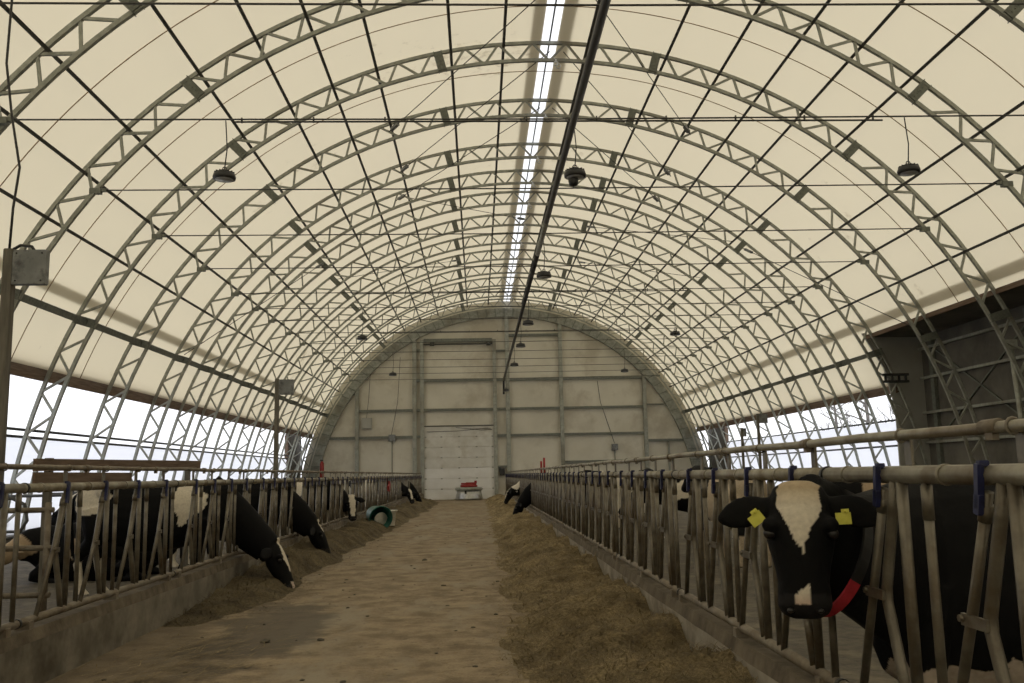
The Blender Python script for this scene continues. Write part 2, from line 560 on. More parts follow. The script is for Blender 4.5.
# ---- haunch beams
for sg, a in ((-1, -72.8), (1, 73.6)):
    bm = NB()
    p = sec(R(a), DO * 0.62)
    up = Vector((sin(R(a)), 0, cos(R(a))))
    ys_ = YE if sg < 0 else 25.8
    bar(bm, (p.x, ys_, p.z), (p.x, YW, p.z), 0.05, 0.2, up)
    tn = Vector((cos(R(a)), 0, -sin(R(a))))
    for s in (-1, 1):
        q = p + up * 0.1 * s
        bar(bm, (q.x, ys_, q.z), (q.x, YW, q.z), 0.13, 0.02, up)
    tag(obj('haunch_beam', bm, M['plate']), 'grey channel beam along the %s where fabric turns down' % ('side with the lamp post' if sg < 0 else 'side with the dark annex'), 'beam')

# ---- bracing cables in the roof
def cable(name, pts, r, label, mat='cable', cat='cable', group=None):
    bm = NB()
    tube(bm, pts, r, 6)
    return tag(obj(name, bm, M[mat]), label, cat, group)
BR = [(1, 3, 1, -24, 'first'), (2, 4, 1, -24, 'second'), (3, 5, 1, -26, 'third'), (1, 3, 3, 26, 'first'), (2, 4, 3, 27, 'second'), (3, 5, 3, 28, 'third'),
      (5, 7, -24, 2, 'fourth'), (7, 9, -44, -14, 'fifth'), (5, 7, 44, 16, 'fourth'), (7, 9, 45, 18, 'fifth'), (4, 6, -72, -44, 'sixth'), (3, 5, 73, 46, 'sixth')]
cnt = 0
for a, b, t0, t1, o_ in BR:
    p, q = sec(R(t0), DO * 0.5, ARCH_Y[a]), sec(R(t1), DO * 0.5, ARCH_Y[b])
    bm = NB()
    tube(bm, [p, q], 0.011, 6)
    o = tag(obj('brace_cable', bm, M['cable']), 'thin diagonal roof cable between the %s and %s trusses, %s' % (ORD[a], ORD[b], 'plank-side' if t1 < 0 or t0 < 0 else 'annex-side'), 'cable', 'diagonal roof bracing cables')
    bm = NB()
    m = p + (q - p) * 0.93
    d = (q - p).normalized()
    bar(bm, m, m + d * 0.35, 0.09, 0.07, (0, 0, 1))
    obj('turnbuckle', bm, M['grey_box'], o)

# ---- tie cables at mid height, with their lugs
ZT = 6.58
TIE_Y = [9.62, 12.96] + ARCH_Y[1:]
th_t = th_at_z(ZT, 0.0)
for i, y in enumerate(TIE_Y):
    root = thing('tie_cable', ('thin horizontal tie cable across the hall, %s to the camera' % ORD[i]) if i < 8 else 'thin horizontal tie cable across the hall, %s from the end wall' % ['first', 'second', 'third', 'fourth', 'fifth', 'sixth', 'seventh'][len(TIE_Y) - 1 - i], 'cable', (XC, y, ZT), 0, 'tie cables across the hall')
    xr = sec(th_t).x - XC
    bm = NB()
    tube(bm, [(-xr, 0, 0), (0, 0, -0.03), (xr, 0, 0)], 0.0125, 6)
    obj('wire', bm, M['cable'], root)
    for s in (-1, 1):
        bm = NB()
        box(bm, (s * (xr - 0.0), 0, -0.02), (0.2, 0.1, 0.1))
        box(bm, (s * (xr - 0.14), 0, 0), (0.1, 0.06, 0.06))
        obj('end_lug', bm, M['plate'], root)
    if i in (1, 5, 8):
        bm = NB()
        tube(bm, [(-5.1, 0.03, -0.04), (4.6, 0.03, -0.06)], 0.014, 6)
        for k in range(10):
            box(bm, (-5 + k * 1.05, 0.02, -0.02), (0.02, 0.03, 0.08))
        obj('conduit', bm, M['cable'], root)

# ---- long pipe below the ridge
bm = NB()
tube(bm, [(1.45, Y0, 6.36), (1.45, 17.9, 6.36)], 0.055, 12)
o = tag(obj('hanging_pipe', bm, M['pipe_dark']), 'long dark pipe hung under the ridge along the whole hall', 'pipe')
bm = NB(); tube(bm, [(1.45, 17.85, 6.36), (1.45, 20.6, 6.36)], 0.058, 12)
tag(obj('pale_sleeve', bm, M['galv'], o), 'paler galvanised stretch')
bm = NB(); tube(bm, [(1.45, 20.55, 6.36), (1.45, 49.2, 6.36)], 0.055, 12)
obj('far_length', bm, M['pipe_dark'], o)
bm = NB()
tube(bm, [(1.45, 49.15, 6.36), (1.45, 49.3, 6.2), (1.45, 49.3, 5.6)], 0.055, 10)
obj('drop_end', bm, M['pipe_dark'], o)

# ---- high bay lamps
def lamp(x, y, drop, label):
    root = thing('high_bay_lamp', label, 'lamp', (x, y, ZT - 0.03), 0, 'black round lamps hung from the tie cables')
    bm = NB()
    lathe(bm, [(0.03, -drop + 0.10), (0.07, -drop + 0.095), (0.085, -drop + 0.06), (0.15, -drop + 0.045), (0.165, -drop + 0.0), (0.16, -drop - 0.035), (0.13, -drop - 0.04)], 28)
    for k in range(14):
        a = 2 * pi * k / 14
        box(bm, (0.11 * cos(a), 0.11 * sin(a), -drop + 0.06), (0.07, 0.012, 0.03), Matrix.Rotation(a, 4, 'Z'))
    obj('housing', bm, M['black'], root)
    bm = NB()
    lathe(bm, [(0.13, -drop - 0.036), (0.12, -drop - 0.048), (0.0, -drop - 0.052)], 24)
    obj('lens', bm, M['lens'], root)
    bm = NB()
    tube(bm, [(0, 0, 0), (0.03, 0, -drop * 0.5), (0, 0, -drop + 0.1)], 0.009, 6)
    obj('cord', bm, M['black'], root)
    bm = NB()
    ring = [Vector((0.03 * cos(a * pi / 6), 0, -drop + 0.12 + 0.03 * sin(a * pi / 6))) for a in range(12)]
    tube(bm, ring, 0.008, 5, closed=True)
    obj('hook', bm, M['black'], root)
    return root
lamp(-3.63, 12.96, 0.86, 'black round lamp hung lowest in view on the plank side, pale lens showing')
lamp(6.52, 12.96, 0.84, 'black round lamp hung on the annex side, nearest of those there')
L = lamp(1.50, 13.0, 0.85, 'black round lamp beside the dark hanging pipe, with a dome sensor under it')
bm = NB()
lathe(bm, [(0.03, -0.90), (0.075, -0.92), (0.075, -0.96), (0.06, -1.02), (0.0, -1.045)], 20, Matrix.Translation((-0.03, -0.02, 0)))
tag(obj('dome_sensor', bm, M['black'], L), 'small black dome')
for x, y, w in ((1.5, 19.5, 'second lamp from the camera along the hanging pipe'), (1.5, 25.9, 'third lamp from the camera along the hanging pipe'), (1.5, 30.54, 'fourth lamp from the camera along the hanging pipe'),
                (1.5, 36.0, 'fifth lamp from the camera along the hanging pipe'), (1.5, 47.14, 'last lamp by the end of the hanging pipe'),
                (-3.55, 28.3, 'middle lamp of those on the plank side'), (-3.56, 38.78, 'farthest lamp of those on the plank side'),
                (6.28, 28.3, 'middle lamp of those on the annex side'), (6.35, 38.78, 'farthest lamp of those on the annex side')):
    lamp(x, y, 0.95, 'small black round lamp, ' + w)

# ---------------------------------------------------------------- end wall
bm = NB()
T2 = th_at_z(0.0, DO)
N = 60
pts = [sec(-T2 + 2 * T2 * i / N, OFF_F - 0.02, YW) for i in range(N + 1)]
for yy in (YW, YW + 0.12):
    bm.faces.new([bm.verts.new((p.x, yy, p.z)) for p in pts])
struct('wall_back', bm, M['wall'])
bm = NB()
bm.faces.new([bm.verts.new((p.x, Y0, p.z)) for p in pts])
struct('wall_front', bm, M['roof_fabric'])  # unseen end; made translucent to add light on the near cow and rails
# curved frame along the end wall
bm = NB()
prev = None
for i in range(N + 1):
    th = -T2 + 2 * T2 * i / N
    a, b = sec(th, -0.46), sec(th, 0.02)
    cur = [bm.verts.new((q.x, y, q.z)) for q, y in ((a, YW - 0.25), (b, YW - 0.25), (b, YW), (a, YW))]
    if prev:
        for k in range(4):
            bm.faces.new((prev[k], prev[(k + 1) % 4], cur[(k + 1) % 4], cur[k]))
    prev = cur
o = tag(obj('end_frame', bm, M['galv']), 'curved grey steel frame following the roof line on the end wall', 'frame')
for i in range(N + 1):
    th = -T2 + 2 * T2 * i / N
    if abs(th) < R(94):
        p, q = sec(th, -0.44, YW - 0.28), sec(th, 0.0, YW - 0.28)
        bm = NB()
        bar(bm, p, q, 0.03, 0.05)
        obj('stiffener', bm, M['plate'], o)
# columns
def col(x, z1, w, label, z0=0.0, y=YW):
    bm = NB()
    z = z1
    box(bm, (x, y - 0.03, (z0 + z) / 2), (w, 0.02, z - z0))
    box(bm, (x, y - 0.11, (z0 + z) / 2), (0.03, 0.15, z - z0))
    box(bm, (x, y - 0.19, (z0 + z) / 2), (w, 0.02, z - z0))
    return tag(obj('wall_column', bm, M['galv']), label, 'column', 'upright steel columns on the end wall')
zt = lambda x: sec(atan2(x - XC, 1e-6) if False else 0).z
def top_at(x):
    a, b = -R(96), R(96)
    for _ in range(50):
        c = (a + b) / 2
        if sec(c, -0.3).x < x: a = c
        else: b = c
    return sec(a, -0.3).z
for x, w, lab in ((-6.64, 0.2, 'grey steel column on the end wall, farthest out on the plank side'), (-3.47, 0.22, 'grey steel column on the end wall beside the big door frame, plank side'),
                  (1.72, 0.22, 'grey steel column on the end wall under the ridge skylight'), (4.72, 0.2, 'grey steel column on the end wall, second out from the skylight line'),
                  (9.40, 0.2, 'grey steel column on the end wall, farthest out on the annex side')):
    col(x, top_at(x), w, lab)
col(-3.05, 8.85, 0.2, 'grey door jamb column on the plank side of the big door')
col(1.0, 8.85, 0.2, 'grey door jamb column between big door and skylight column')
col(10.65, 3.0, 0.08, 'short thin post on the end wall in the annex corner')
def girt(x0, x1, z, label, y=YW, h=0.13):
    bm = NB()
    box(bm, ((x0 + x1) / 2, y - 0.02, z), (x1 - x0, 0.02, h))
    box(bm, ((x0 + x1) / 2, y - 0.09, z + h / 2 - 0.01), (x1 - x0, 0.14, 0.02))
    box(bm, ((x0 + x1) / 2, y - 0.09, z - h / 2 + 0.01), (x1 - x0, 0.14, 0.02))
    box(bm, ((x0 + x1) / 2, y - 0.16, z), (x1 - x0, 0.015, h))
    return tag(obj('wall_girt', bm, M['plate']), label, 'girt', 'horizontal girts on the end wall')
HN = {3.46: 'lowest long row', 4.93: 'second row up', 6.57: 'third row up'}
for z in (3.46, 4.93, 6.57):
    h = HN[z]
    if z < 6:
        girt(-6.54, -3.58, z, 'grey girt on the end wall, %s, between the two plank-side columns' % h)
    if z > 4:
        girt(-2.95, 0.9, z, 'grey girt across the big door frame, %s' % h)
    girt(1.83, 4.62, z, 'grey girt on the end wall, %s, just out from the skylight column' % h)
    girt(4.82, 9.3, z, 'grey girt on the end wall, %s, in the wide annex-side bay' % h)
    girt(-3.36, -3.15, z, 'stub girt between paired columns on the plank side, %s' % h)
    girt(1.1, 1.61, z, 'stub girt between door jamb and skylight column, %s' % h)
girt(-8.6, -6.74, 3.46, 'grey girt on the end wall in the plank-side corner')
girt(-7.5, -6.74, 5.85, 'short grey girt high in the plank-side corner', h=0.07)
girt(-2.95, 0.9, 8.83, 'heavy dark girt at the top of the big door frame', h=0.18)
girt(1.83, 4.62, 9.07, 'grey girt on the end wall high under the arch frame')
girt(4.82, 9.3, 1.93, 'grey girt low on the end wall behind the long feed barrier')
girt(9.5, 11.6, 3.04, 'bright grey girt low in the annex corner of the end wall')
girt(9.5, 10.7, 5.05, 'thin grey girt in the annex corner of the end wall', h=0.06)
girt(1.1, 1.61, 1.75, 'stub girt above the small dark switch box', h=0.1)
girt(-3.36, -3.15, 8.3, 'stub girt high between paired columns on the plank side', h=0.1)
girt(1.1, 1.61, 8.2, 'stub girt high between jamb and skylight column', h=0.1)
# overhead door
bm = NB()
n = 7
hgt = 4.0 / n
for k in range(n):
    z = hgt * k
    box(bm, (-1.03, YW - 0.06, z + hgt / 2), (3.86, 0.06, hgt - 0.015))
    for e in (0.12, 0.45):
        box(bm, (-1.03, YW - 0.092, z + e), (3.84, 0.006, 0.02))
bmesh.ops.bevel(bm, geom=[e for e in bm.edges], offset=0.003, segments=1)
for f in bm.faces:
    if f.calc_center_median().z < hgt * 3: f.material_index = 1
door = struct('door_1', bm, M['door'])
door.data.materials.append(M['door_white'])
for k in range(1, n):
    for x in (-2.88, -2.0, -1.03, -0.06, 0.82):
        bm = NB()
        box(bm, (x, YW - 0.1, hgt * k), (0.10, 0.02, 0.06))
        tube(bm, [(x - 0.05, YW - 0.115, hgt * k), (x + 0.05, YW - 0.115, hgt * k)], 0.012, 6)
        obj('hinge', bm, M['galv'], door)
for x in (-3.0, 0.94):
    bm = NB()
    bar(bm, (x, YW - 0.16, 0), (x, YW - 0.16, 8.7), 0.05, 0.05)
    obj('door_track', bm, M['plate'], door)
bm = NB()
tube(bm, [(-2.95, YW - 0.2, 8.6), (0.9, YW - 0.2, 8.6)], 0.045, 8)
for x in (-2.6, 0.55):
    tube(bm, [(x, YW - 0.2, 8.6), (x + 0.25, YW - 0.2, 8.6)], 0.1, 12)
obj('spring_shaft', bm, M['purlin'], door)
bm = NB()
box(bm, (-1.03, YW - 0.1, 4.03), (3.95, 0.08, 0.05))
obj('top_seal', bm, M['purlin'], door)
for k, (x0, z0, x1, z1) in enumerate(((-1.2, 3.93, 0.75, 3.86), (-0.4, 3.86, 0.8, 3.80), (-2.8, 3.72, 0.6, 3.88))):
    bm = NB()
    tube(bm, [(x0, YW - 0.13, z0), ((x0 + x1) / 2, YW - 0.13, (z0 + z1) / 2 - 0.06), (x1, YW - 0.13, z1)], 0.012, 5)
    obj('slack_cable', bm, M['purlin'], door)
# small fittings on the end wall
def wbox(x, z, w, h, mat, label, drop=True):
    bm = NB()
    box(bm, (x, YW - 0.13, z), (w, 0.2, h))
    bmesh.ops.bevel(bm, geom=list(bm.edges), offset=0.015, segments=1)
    root = tag(obj('control_box', bm, M[mat]), label, 'box')
    bm = NB()
    box(bm, (x, YW - 0.235, z), (w * 0.86, 0.015, h * 0.86))
    obj('lid', bm, M[mat], root)
    if drop:
        bm = NB(); tube(bm, [(x, YW - 0.08, z - h / 2), (x, YW - 0.08, 0.3)], 0.025, 6)
        obj('conduit', bm, M['plate'], root)
wbox(-6.1, 4.25, 0.55, 0.6, 'palewall', 'pale grey box on the end wall beside the outermost plank-side column', False)
wbox(-4.72, 3.42, 0.38, 0.36, 'grey_box', 'grey box on the end wall with a conduit running down, plank side')
wbox(-3.5, 3.0, 0.2, 0.3, 'palewall', 'small pale box on the paired column beside the big door', False)
wbox(7.62, 2.7, 0.34, 0.34, 'grey_box', 'grey box on the end wall in the wide annex-side bay, conduit below')
wbox(1.33, 1.45, 0.28, 0.4, 'black', 'small dark switch box right beside the big door jamb', False)
bm = NB(); tube(bm, [(6.75, YW - 0.2, 6.4), (6.9, YW - 0.15, 5.2), (7.62, YW - 0.1, 2.9)], 0.018, 6)
tag(obj('wall_cable', bm, M['cable']), 'thin cable drooping down the end wall to the annex-side grey box', 'cable')
bm = NB(); tube(bm, [(-4.25, YW - 0.2, 7.9), (-4.4, YW - 0.18, 5.4), (-4.75, YW - 0.12, 3.6)], 0.014, 6)
tag(obj('wall_cable', bm, M['cable']), 'thin cable drooping down the end wall to the plank-side conduit box', 'cable')
bm = NB(); tube(bm, [(-5.9, YW - 0.2, 7.2), (-6.0, YW - 0.18, 5.6), (-6.12, YW - 0.12, 4.55)], 0.014, 6)
tag(obj('wall_cable', bm, M['cable']), 'thin cable hanging down the end wall to the pale square box', 'cable')

# ---------------------------------------------------------------- side openings
def mirror(x):
    return 2 * XC - x
XL_F, XL_C = -9.07, -9.72
for sg, ya, yb, nm, sidename in ((-1, 9.6, 47.3, 'left', 'plank side'), (1, 26.9, 47.3, 'right', 'annex side')):
    X = (lambda x: x) if sg < 0 else mirror
    bm = NB()
    box(bm, (X(XL_F - 0.05), (ya + YW) / 2 if sg < 0 else (WING + YW) / 2, 3.62), (0.05, YW - (ya if sg < 0 else WING), 0.33))
    box(bm, (X(XL_F - 0.12), (ya + YW) / 2 if sg < 0 else (WING + YW) / 2, 3.50), (0.14, YW - (ya if sg < 0 else WING), 0.04))
    tag(obj('fascia_board', bm, M['wood']), 'long brown wooden board above the open curtain side, %s' % sidename, 'board')
    for z, x, tk in (((2.46, -9.62, 'upper'), (2.31, -9.64, 'lower')) if sg < 0 else ((2.73, -9.62, 'upper'), (1.95, -9.64, 'lower'))):
        bm = NB()
        tube(bm, [(X(x), ya, z), (X(x), yb, z)], 0.03, 8)
        tag(obj('curtain_rail', bm, M['pipe_dark']), '%s dark pipe rail along the white curtain, %s' % (tk, sidename), 'rail')
    # curtain: a corrugated sheet hung from the rail
    bm = NB()
    ztop = 2.29 if sg < 0 else 2.70
    nz_ = 26
    a = [[bm.verts.new((X(XL_C + 0.02 * (1 if k % 2 else -1)), y, 0.25 + (ztop - 0.25) * k / nz_)) for k in range(nz_ + 1)] for y in [ya + (yb - ya) * j / 24 for j in range(25)]]
    for j in range(24):
        for k in range(nz_):
            f = bm.faces.new((a[j][k], a[j + 1][k], a[j + 1][k + 1], a[j][k + 1])); f.smooth = True
    tag(obj('side_curtain', bm, M['curtain']), 'white translucent ribbed curtain half closing the open %s' % sidename, 'curtain')
    # low wall under it and solid pieces at both ends
    bm = NB()
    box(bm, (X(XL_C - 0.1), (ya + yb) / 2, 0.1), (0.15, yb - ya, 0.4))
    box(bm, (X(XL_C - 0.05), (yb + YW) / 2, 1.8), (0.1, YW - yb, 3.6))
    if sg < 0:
        box(bm, (X(XL_C - 0.05), (Y0 + ya) / 2, 1.8), (0.1, ya - Y0, 3.6))  # unseen near stretch, added as solid wall to darken the foreground
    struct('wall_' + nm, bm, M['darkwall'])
    bm = NB()
    box(bm, (X(XL_C - 0.02), yb, 1.75), (0.16, 0.3, 3.5))
    if sg > 0:
        box(bm, (X(XL_C - 0.02), WING + 0.38, 1.9), (0.16, 0.5, 3.6))
    struct('trim_4' if sg < 0 else 'trim_5', bm, M['wood'])
    # X brace in the last bay
    for k, (p, q) in enumerate((((1.2), (3.4)), ((3.4), (1.2)))):
        bm = NB()
        bar(bm, (X((-9.5 if p < 2 else -9.1) + 0.07 * k), 47.2, p), (X((-9.5 if q < 2 else -9.1) + 0.07 * k), 50.0, q), 0.05, 0.05, (1, 0, 0))
        tag(obj('corner_brace', bm, M['galv']), '%s diagonal steel brace in the last bay by the end wall, %s' % ('rising' if k == 0 else 'falling', sidename), 'brace')

# ---- annex side: solid wall with girts behind the nearer arches
XA = 13.15
bm = NB()
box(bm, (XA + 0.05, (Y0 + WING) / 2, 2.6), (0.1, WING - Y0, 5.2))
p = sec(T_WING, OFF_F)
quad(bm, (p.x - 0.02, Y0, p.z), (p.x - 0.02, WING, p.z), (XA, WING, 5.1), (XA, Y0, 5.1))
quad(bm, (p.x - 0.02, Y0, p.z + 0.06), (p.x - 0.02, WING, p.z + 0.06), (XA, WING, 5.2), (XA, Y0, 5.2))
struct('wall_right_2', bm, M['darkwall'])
bm = NB()
pp = [(11.42, 5.24), (13.34, 5.24), (13.34, 0.0), (12.25, 0.0), (12.25, 3.0), (12.0, 4.2)]
fr = [bm.verts.new((x, WING + 0.01, z)) for x, z in pp]
bk = [bm.verts.new((x, WING + 0.09, z)) for x, z in pp]
bm.faces.new(fr); bm.faces.new(bk[::-1])
for k in range(6):
    bm.faces.new((fr[k], fr[(k + 1) % 6], bk[(k + 1) % 6], bk[k]))
struct('wall_right_3', bm, M['palewall'])
bm = NB()
bar(bm, (p.x - 0.07, Y0 + 0.1, p.z + 0.0), (p.x - 0.07, WING, p.z + 0.0), 0.03, 0.12, (0, 0, 1))
tag(obj('edge_batten', bm, M['wood']), 'reddish brown batten along the fabric edge above the dark annex wall', 'batten')
for i, (z, lab) in enumerate(((4.72, 'topmost'), (3.86, 'second from the top'), (2.85, 'third from the top'), (2.0, 'lowest'))):
    bm = NB()
    bar(bm, (XA - 0.1, Y0, z), (XA - 0.1, WING - 0.05, z), 0.09, 0.07, (0, 0, 1))
    tag(obj('side_girt', bm, M['galv']), 'grey steel girt along the dark annex wall, %s' % lab, 'girt', 'girts along the dark annex wall')
for i, y in enumerate((25.6, 20.9, 17.9, 14.9)):
    bm = NB()
    box(bm, (XA - 0.06, y, 2.5), (0.1, 0.2, 5.0))
    tag(obj('side_post', bm, M['plate']), 'dark steel post against the annex wall, %s from the pale panel' % ['first', 'second', 'third', 'fourth'][i], 'post', 'posts along the dark annex wall')
for i, (ya, za, yb, zb) in enumerate(((25.4, 4.6, 21.1, 2.2), (25.4, 2.2, 21.1, 4.6), (20.7, 4.7, 18.1, 2.2), (20.7, 2.2, 18.1, 4.7))):
    bm = NB()
    bar(bm, (XA - 0.03, ya, za), (XA - 0.03, yb, zb), 0.04, 0.04, (1, 0, 0))
    tag(obj('wall_brace', bm, M['plate']), 'dark diagonal rod on the annex wall, %s panel, %s away' % ('far' if i < 2 else 'near', 'falling' if i % 2 else 'rising'), 'brace')
bm = NB()
tube(bm, [(12.02, 19.62, 0.0), (11.82, 19.6, 3.95)], 0.06, 8)
box(bm, (11.82, 19.58, 3.95), (0.25, 0.08, 0.2))
tag(obj('prop_post', bm, M['galv']), 'pale steel prop propping the third arch truss, annex side', 'post')
# bracket on arch at annex corner
bm = NB()
box(bm, (12.1, 25.85, 3.95), (0.75, 0.1, 0.07)); box(bm, (12.1, 25.85, 3.75), (0.75, 0.1, 0.07))
for k in range(4):
    box(bm, (11.8 + 0.2 * k, 25.85, 3.85), (0.04, 0.08, 0.2))
tag(obj('wall_bracket', bm, M['pipe_dark']), 'dark latticed bracket on the fifth arch truss beside the pale panel', 'bracket')

# ---------------------------------------------------------------- ground
bm = NB()
quad(bm, (-3.1, Y0, 0), (1.65, Y0, 0), (1.65, YW + 0.1, 0), (-3.1, YW + 0.1, 0))
struct('floor', bm, M['floor'])
def patchy(x0, x1, y0, y1, nx, ny, amp, z0, sc):
    bm = NB()
    g = [[bm.verts.new((x0 + (x1 - x0) * i / nx, y0 + (y1 - y0) * j / ny, z0 + amp * noise.noise(Vector((x0 + (x1 - x0) * i / nx, y0 + (y1 - y0) * j / ny, 3)) * sc))) for i in range(nx + 1)] for j in range(ny + 1)]
    for j in range(ny):
        for i in range(nx):
            f = bm.faces.new((g[j][i], g[j][i + 1], g[j + 1][i + 1], g[j + 1][i])); f.smooth = True
    return bm
struct('floor_pen_left', patchy(-9.9, -3.05, Y0, YW, 50, 300, 0.02, -0.02, 1.6), M['mud'])
struct('floor_pen_right', patchy(1.6, 13.2, Y0, YW, 60, 300, 0.02, -0.02, 1.6), M['mud'])
bm = NB()
quad(bm, (-300, -100, -0.25), (300, -100, -0.25), (300, 400, -0.25), (-300, 400, -0.25))
struct('ground', bm, M['snow'])
# kerbs under the feed barriers
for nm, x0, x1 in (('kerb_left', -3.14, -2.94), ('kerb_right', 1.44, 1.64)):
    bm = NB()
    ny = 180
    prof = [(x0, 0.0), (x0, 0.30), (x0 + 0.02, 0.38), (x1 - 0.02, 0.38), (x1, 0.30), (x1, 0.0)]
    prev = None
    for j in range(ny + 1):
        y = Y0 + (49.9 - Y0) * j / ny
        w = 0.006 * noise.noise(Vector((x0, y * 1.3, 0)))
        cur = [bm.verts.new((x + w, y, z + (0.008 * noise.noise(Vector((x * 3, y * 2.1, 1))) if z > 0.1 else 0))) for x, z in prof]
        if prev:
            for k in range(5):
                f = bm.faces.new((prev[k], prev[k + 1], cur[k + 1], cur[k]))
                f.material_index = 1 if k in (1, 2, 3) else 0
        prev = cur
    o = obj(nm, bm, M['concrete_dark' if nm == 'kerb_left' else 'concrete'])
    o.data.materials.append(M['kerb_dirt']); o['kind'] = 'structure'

# ---------------------------------------------------------------- feed barriers
BX_R, BX_L = 1.5, -3.0
ZB, ZTp = 0.43, 1.30
LAT = (0.60, 1.29, 2.00, 2.72)
def build_panel():
    root = thing('feed_barrier', 'x', 'fence panel', (0, 0, 0))
    bm = NB()
    tube(bm, [(0.0, 0, ZTp), (3.05, 0, ZTp)], 0.031, 12)
    for x in (0.25, 1.03, 1.75, 2.45):
        tube(bm, [(x - 0.012, 0, ZTp), (x + 0.012, 0, ZTp)], 0.035, 12)
    obj('top_rail', bm, M['fence_light'], root)
    bm = NB()
    tube(bm, [(0.0, 0, ZB), (1.2, 0, ZB + 0.006), (3.05, 0, ZB)], 0.027, 10)
    for x in (0.15, 1.6, 2.9):
        box(bm, (x, 0.01, ZB - 0.03), (0.06, 0.1, 0.06))
    obj('bottom_rail', bm, M['rail_brown'], root)
    for x in (0.02,):
        bm = NB()
        for z in (ZTp, ZB):
            rr = 0.036 if z == ZTp else 0.032
            tube(bm, [(x, 0, z), (x + 0.025, 0, z)], rr, 12)
        obj('joint_clamp', bm, M['black'], root)
    for L in LAT:
        # swinging bar with its collar
        bm = NB()
        tube(bm, [(L, -0.012, 1.25), (L - 0.14, -0.02, 0.87), (L - 0.34, -0.01, 0.445)], 0.0165, 9)
        tube(bm, [(L - 0.012, -0.012, 1.215), (L - 0.03, -0.014, 1.165)], 0.021, 9)
        b = obj('locking_bar', bm, M['fence'], root)
        bm = NB()
        bar(bm, (L - 0.165, -0.036, 0.868), (L - 0.055, -0.02, 0.862), 0.012, 0.036, (0, 0, 1))
        tube(bm, [(L - 0.16, -0.05, 0.87), (L - 0.16, -0.03, 0.87)], 0.011, 8)
        obj('pivot_bolt', bm, M['fence'], b)
        # bent fixed bar
        bm = NB()
        tube(bm, [(L + 0.065, 0.0, 1.285), (L + 0.03, 0.0, 1.17), (L - 0.07, 0.0, 0.885), (L - 0.072, 0.0, 0.84), (L + 0.0, 0.0, 0.62), (L + 0.05, 0, 0.44)], 0.02, 9)
        obj('bent_bar', bm, M['fence'], root)
        bm = NB()
        tube(bm, [(L + 0.115, 0, ZB), (L + 0.115, 0, ZTp)], 0.0205, 10)
        bar(bm, (L + 0.115, 0.036, ZTp - 0.03), (L + 0.115, 0.036, 1.455), 0.05, 0.01, (0, 1, 0))
        obj('post_bar', bm, M['fence'], root)
        bm = NB()
        ring = [Vector((L + 0.115, 0.012 + 0.0205 * cos(a * pi / 6), 1.437 + 0.0225 * sin(a * pi / 6))) for a in range(12)]
        tube(bm, ring, 0.005, 6, closed=True)
        obj('rail_clamp', bm, M['rail_brown'], root)
        bm = NB()
        tube(bm, [(L + 0.295, 0, ZB), (L + 0.295, 0, ZTp - 0.02)], 0.0165, 10)
        tube(bm, [(L + 0.295, 0, 1.15), (L + 0.295, 0, 1.265)], 0.0195, 10)
        obj('upright_bar', bm, M['fence'], root)
        bm = NB()
        box(bm, (L + 0.0, -0.038, 1.268), (0.022, 0.02, 0.13), Matrix.Rotation(R(8), 4, 'Y'))
        box(bm, (L + 0.008, -0.026, 1.333), (0.02, 0.03, 0.018))
        box(bm, (L - 0.008, -0.04, 1.215), (0.03, 0.016, 0.06), Matrix.Rotation(R(12), 4, 'Y'))
        bmesh.ops.bevel(bm, geom=list(bm.edges), offset=0.004, segments=1)
        obj('latch', bm, M['blue'], root)
    return root
panel = build_panel()
first = True
for i in range(16):
    yf = 3.94 + 3.05 * i
    if yf > 50: break
    o = panel if first else copy_tree(panel)
    first = False
    o.location = (BX_R, yf, 0)
    o.rotation_euler = (0, 0, -pi / 2)
    tag(o, 'pipe feed barrier panel with blue latches, %s along the hay-heaped side' % (ORD[i] + ' panel from the camera' if i else 'nearest panel'), 'fence panel', 'feed barrier panels beside the big hay heap')
for i in range(15):
    ys = 3.15 + 3.05 * i
    o = copy_tree(panel)
    o.location = (BX_L, ys, 0)
    o.rotation_euler = (0, 0, pi / 2)
    tag(o, 'pipe feed barrier panel, %s along the side with the green bucket' % (ORD[i] + ' panel from the camera' if i else 'nearest panel'), 'fence panel', 'feed barrier panels on the green bucket side')
for x, s, y1, lab in ((BX_R + 0.012, 1, 49.6, 'long pale pipe clamped above the feed barrier on the hay-heaped side'), (BX_L - 0.012, -1, 48.8, 'long brown pipe clamped above the feed barrier on the bucket side')):
    bm = NB()
    pts = [(x, -1 + 0.7625 * k, 1.44 + 0.012 * noise.noise(Vector((x, k * 0.9, 0)))) for k in range(int((y1 + 1) / 0.7625) + 1)]
    tube(bm, pts, 0.0185, 10)
    o = tag(obj('neck_rail', bm, M['fence_light' if s > 0 else 'rail_brown']), lab, 'rail')
    for y in [2.6 + 1.525 * k for k in range(30)]:
        bm = NB()
        tube(bm, [(x, y, 1.441), (x, y + 0.09, 1.44)], 0.022, 8)
        box(bm, (x, y + 0.045, 1.415), (0.02, 0.04, 0.03))
        obj('coupling', bm, M['rail_brown'], o)

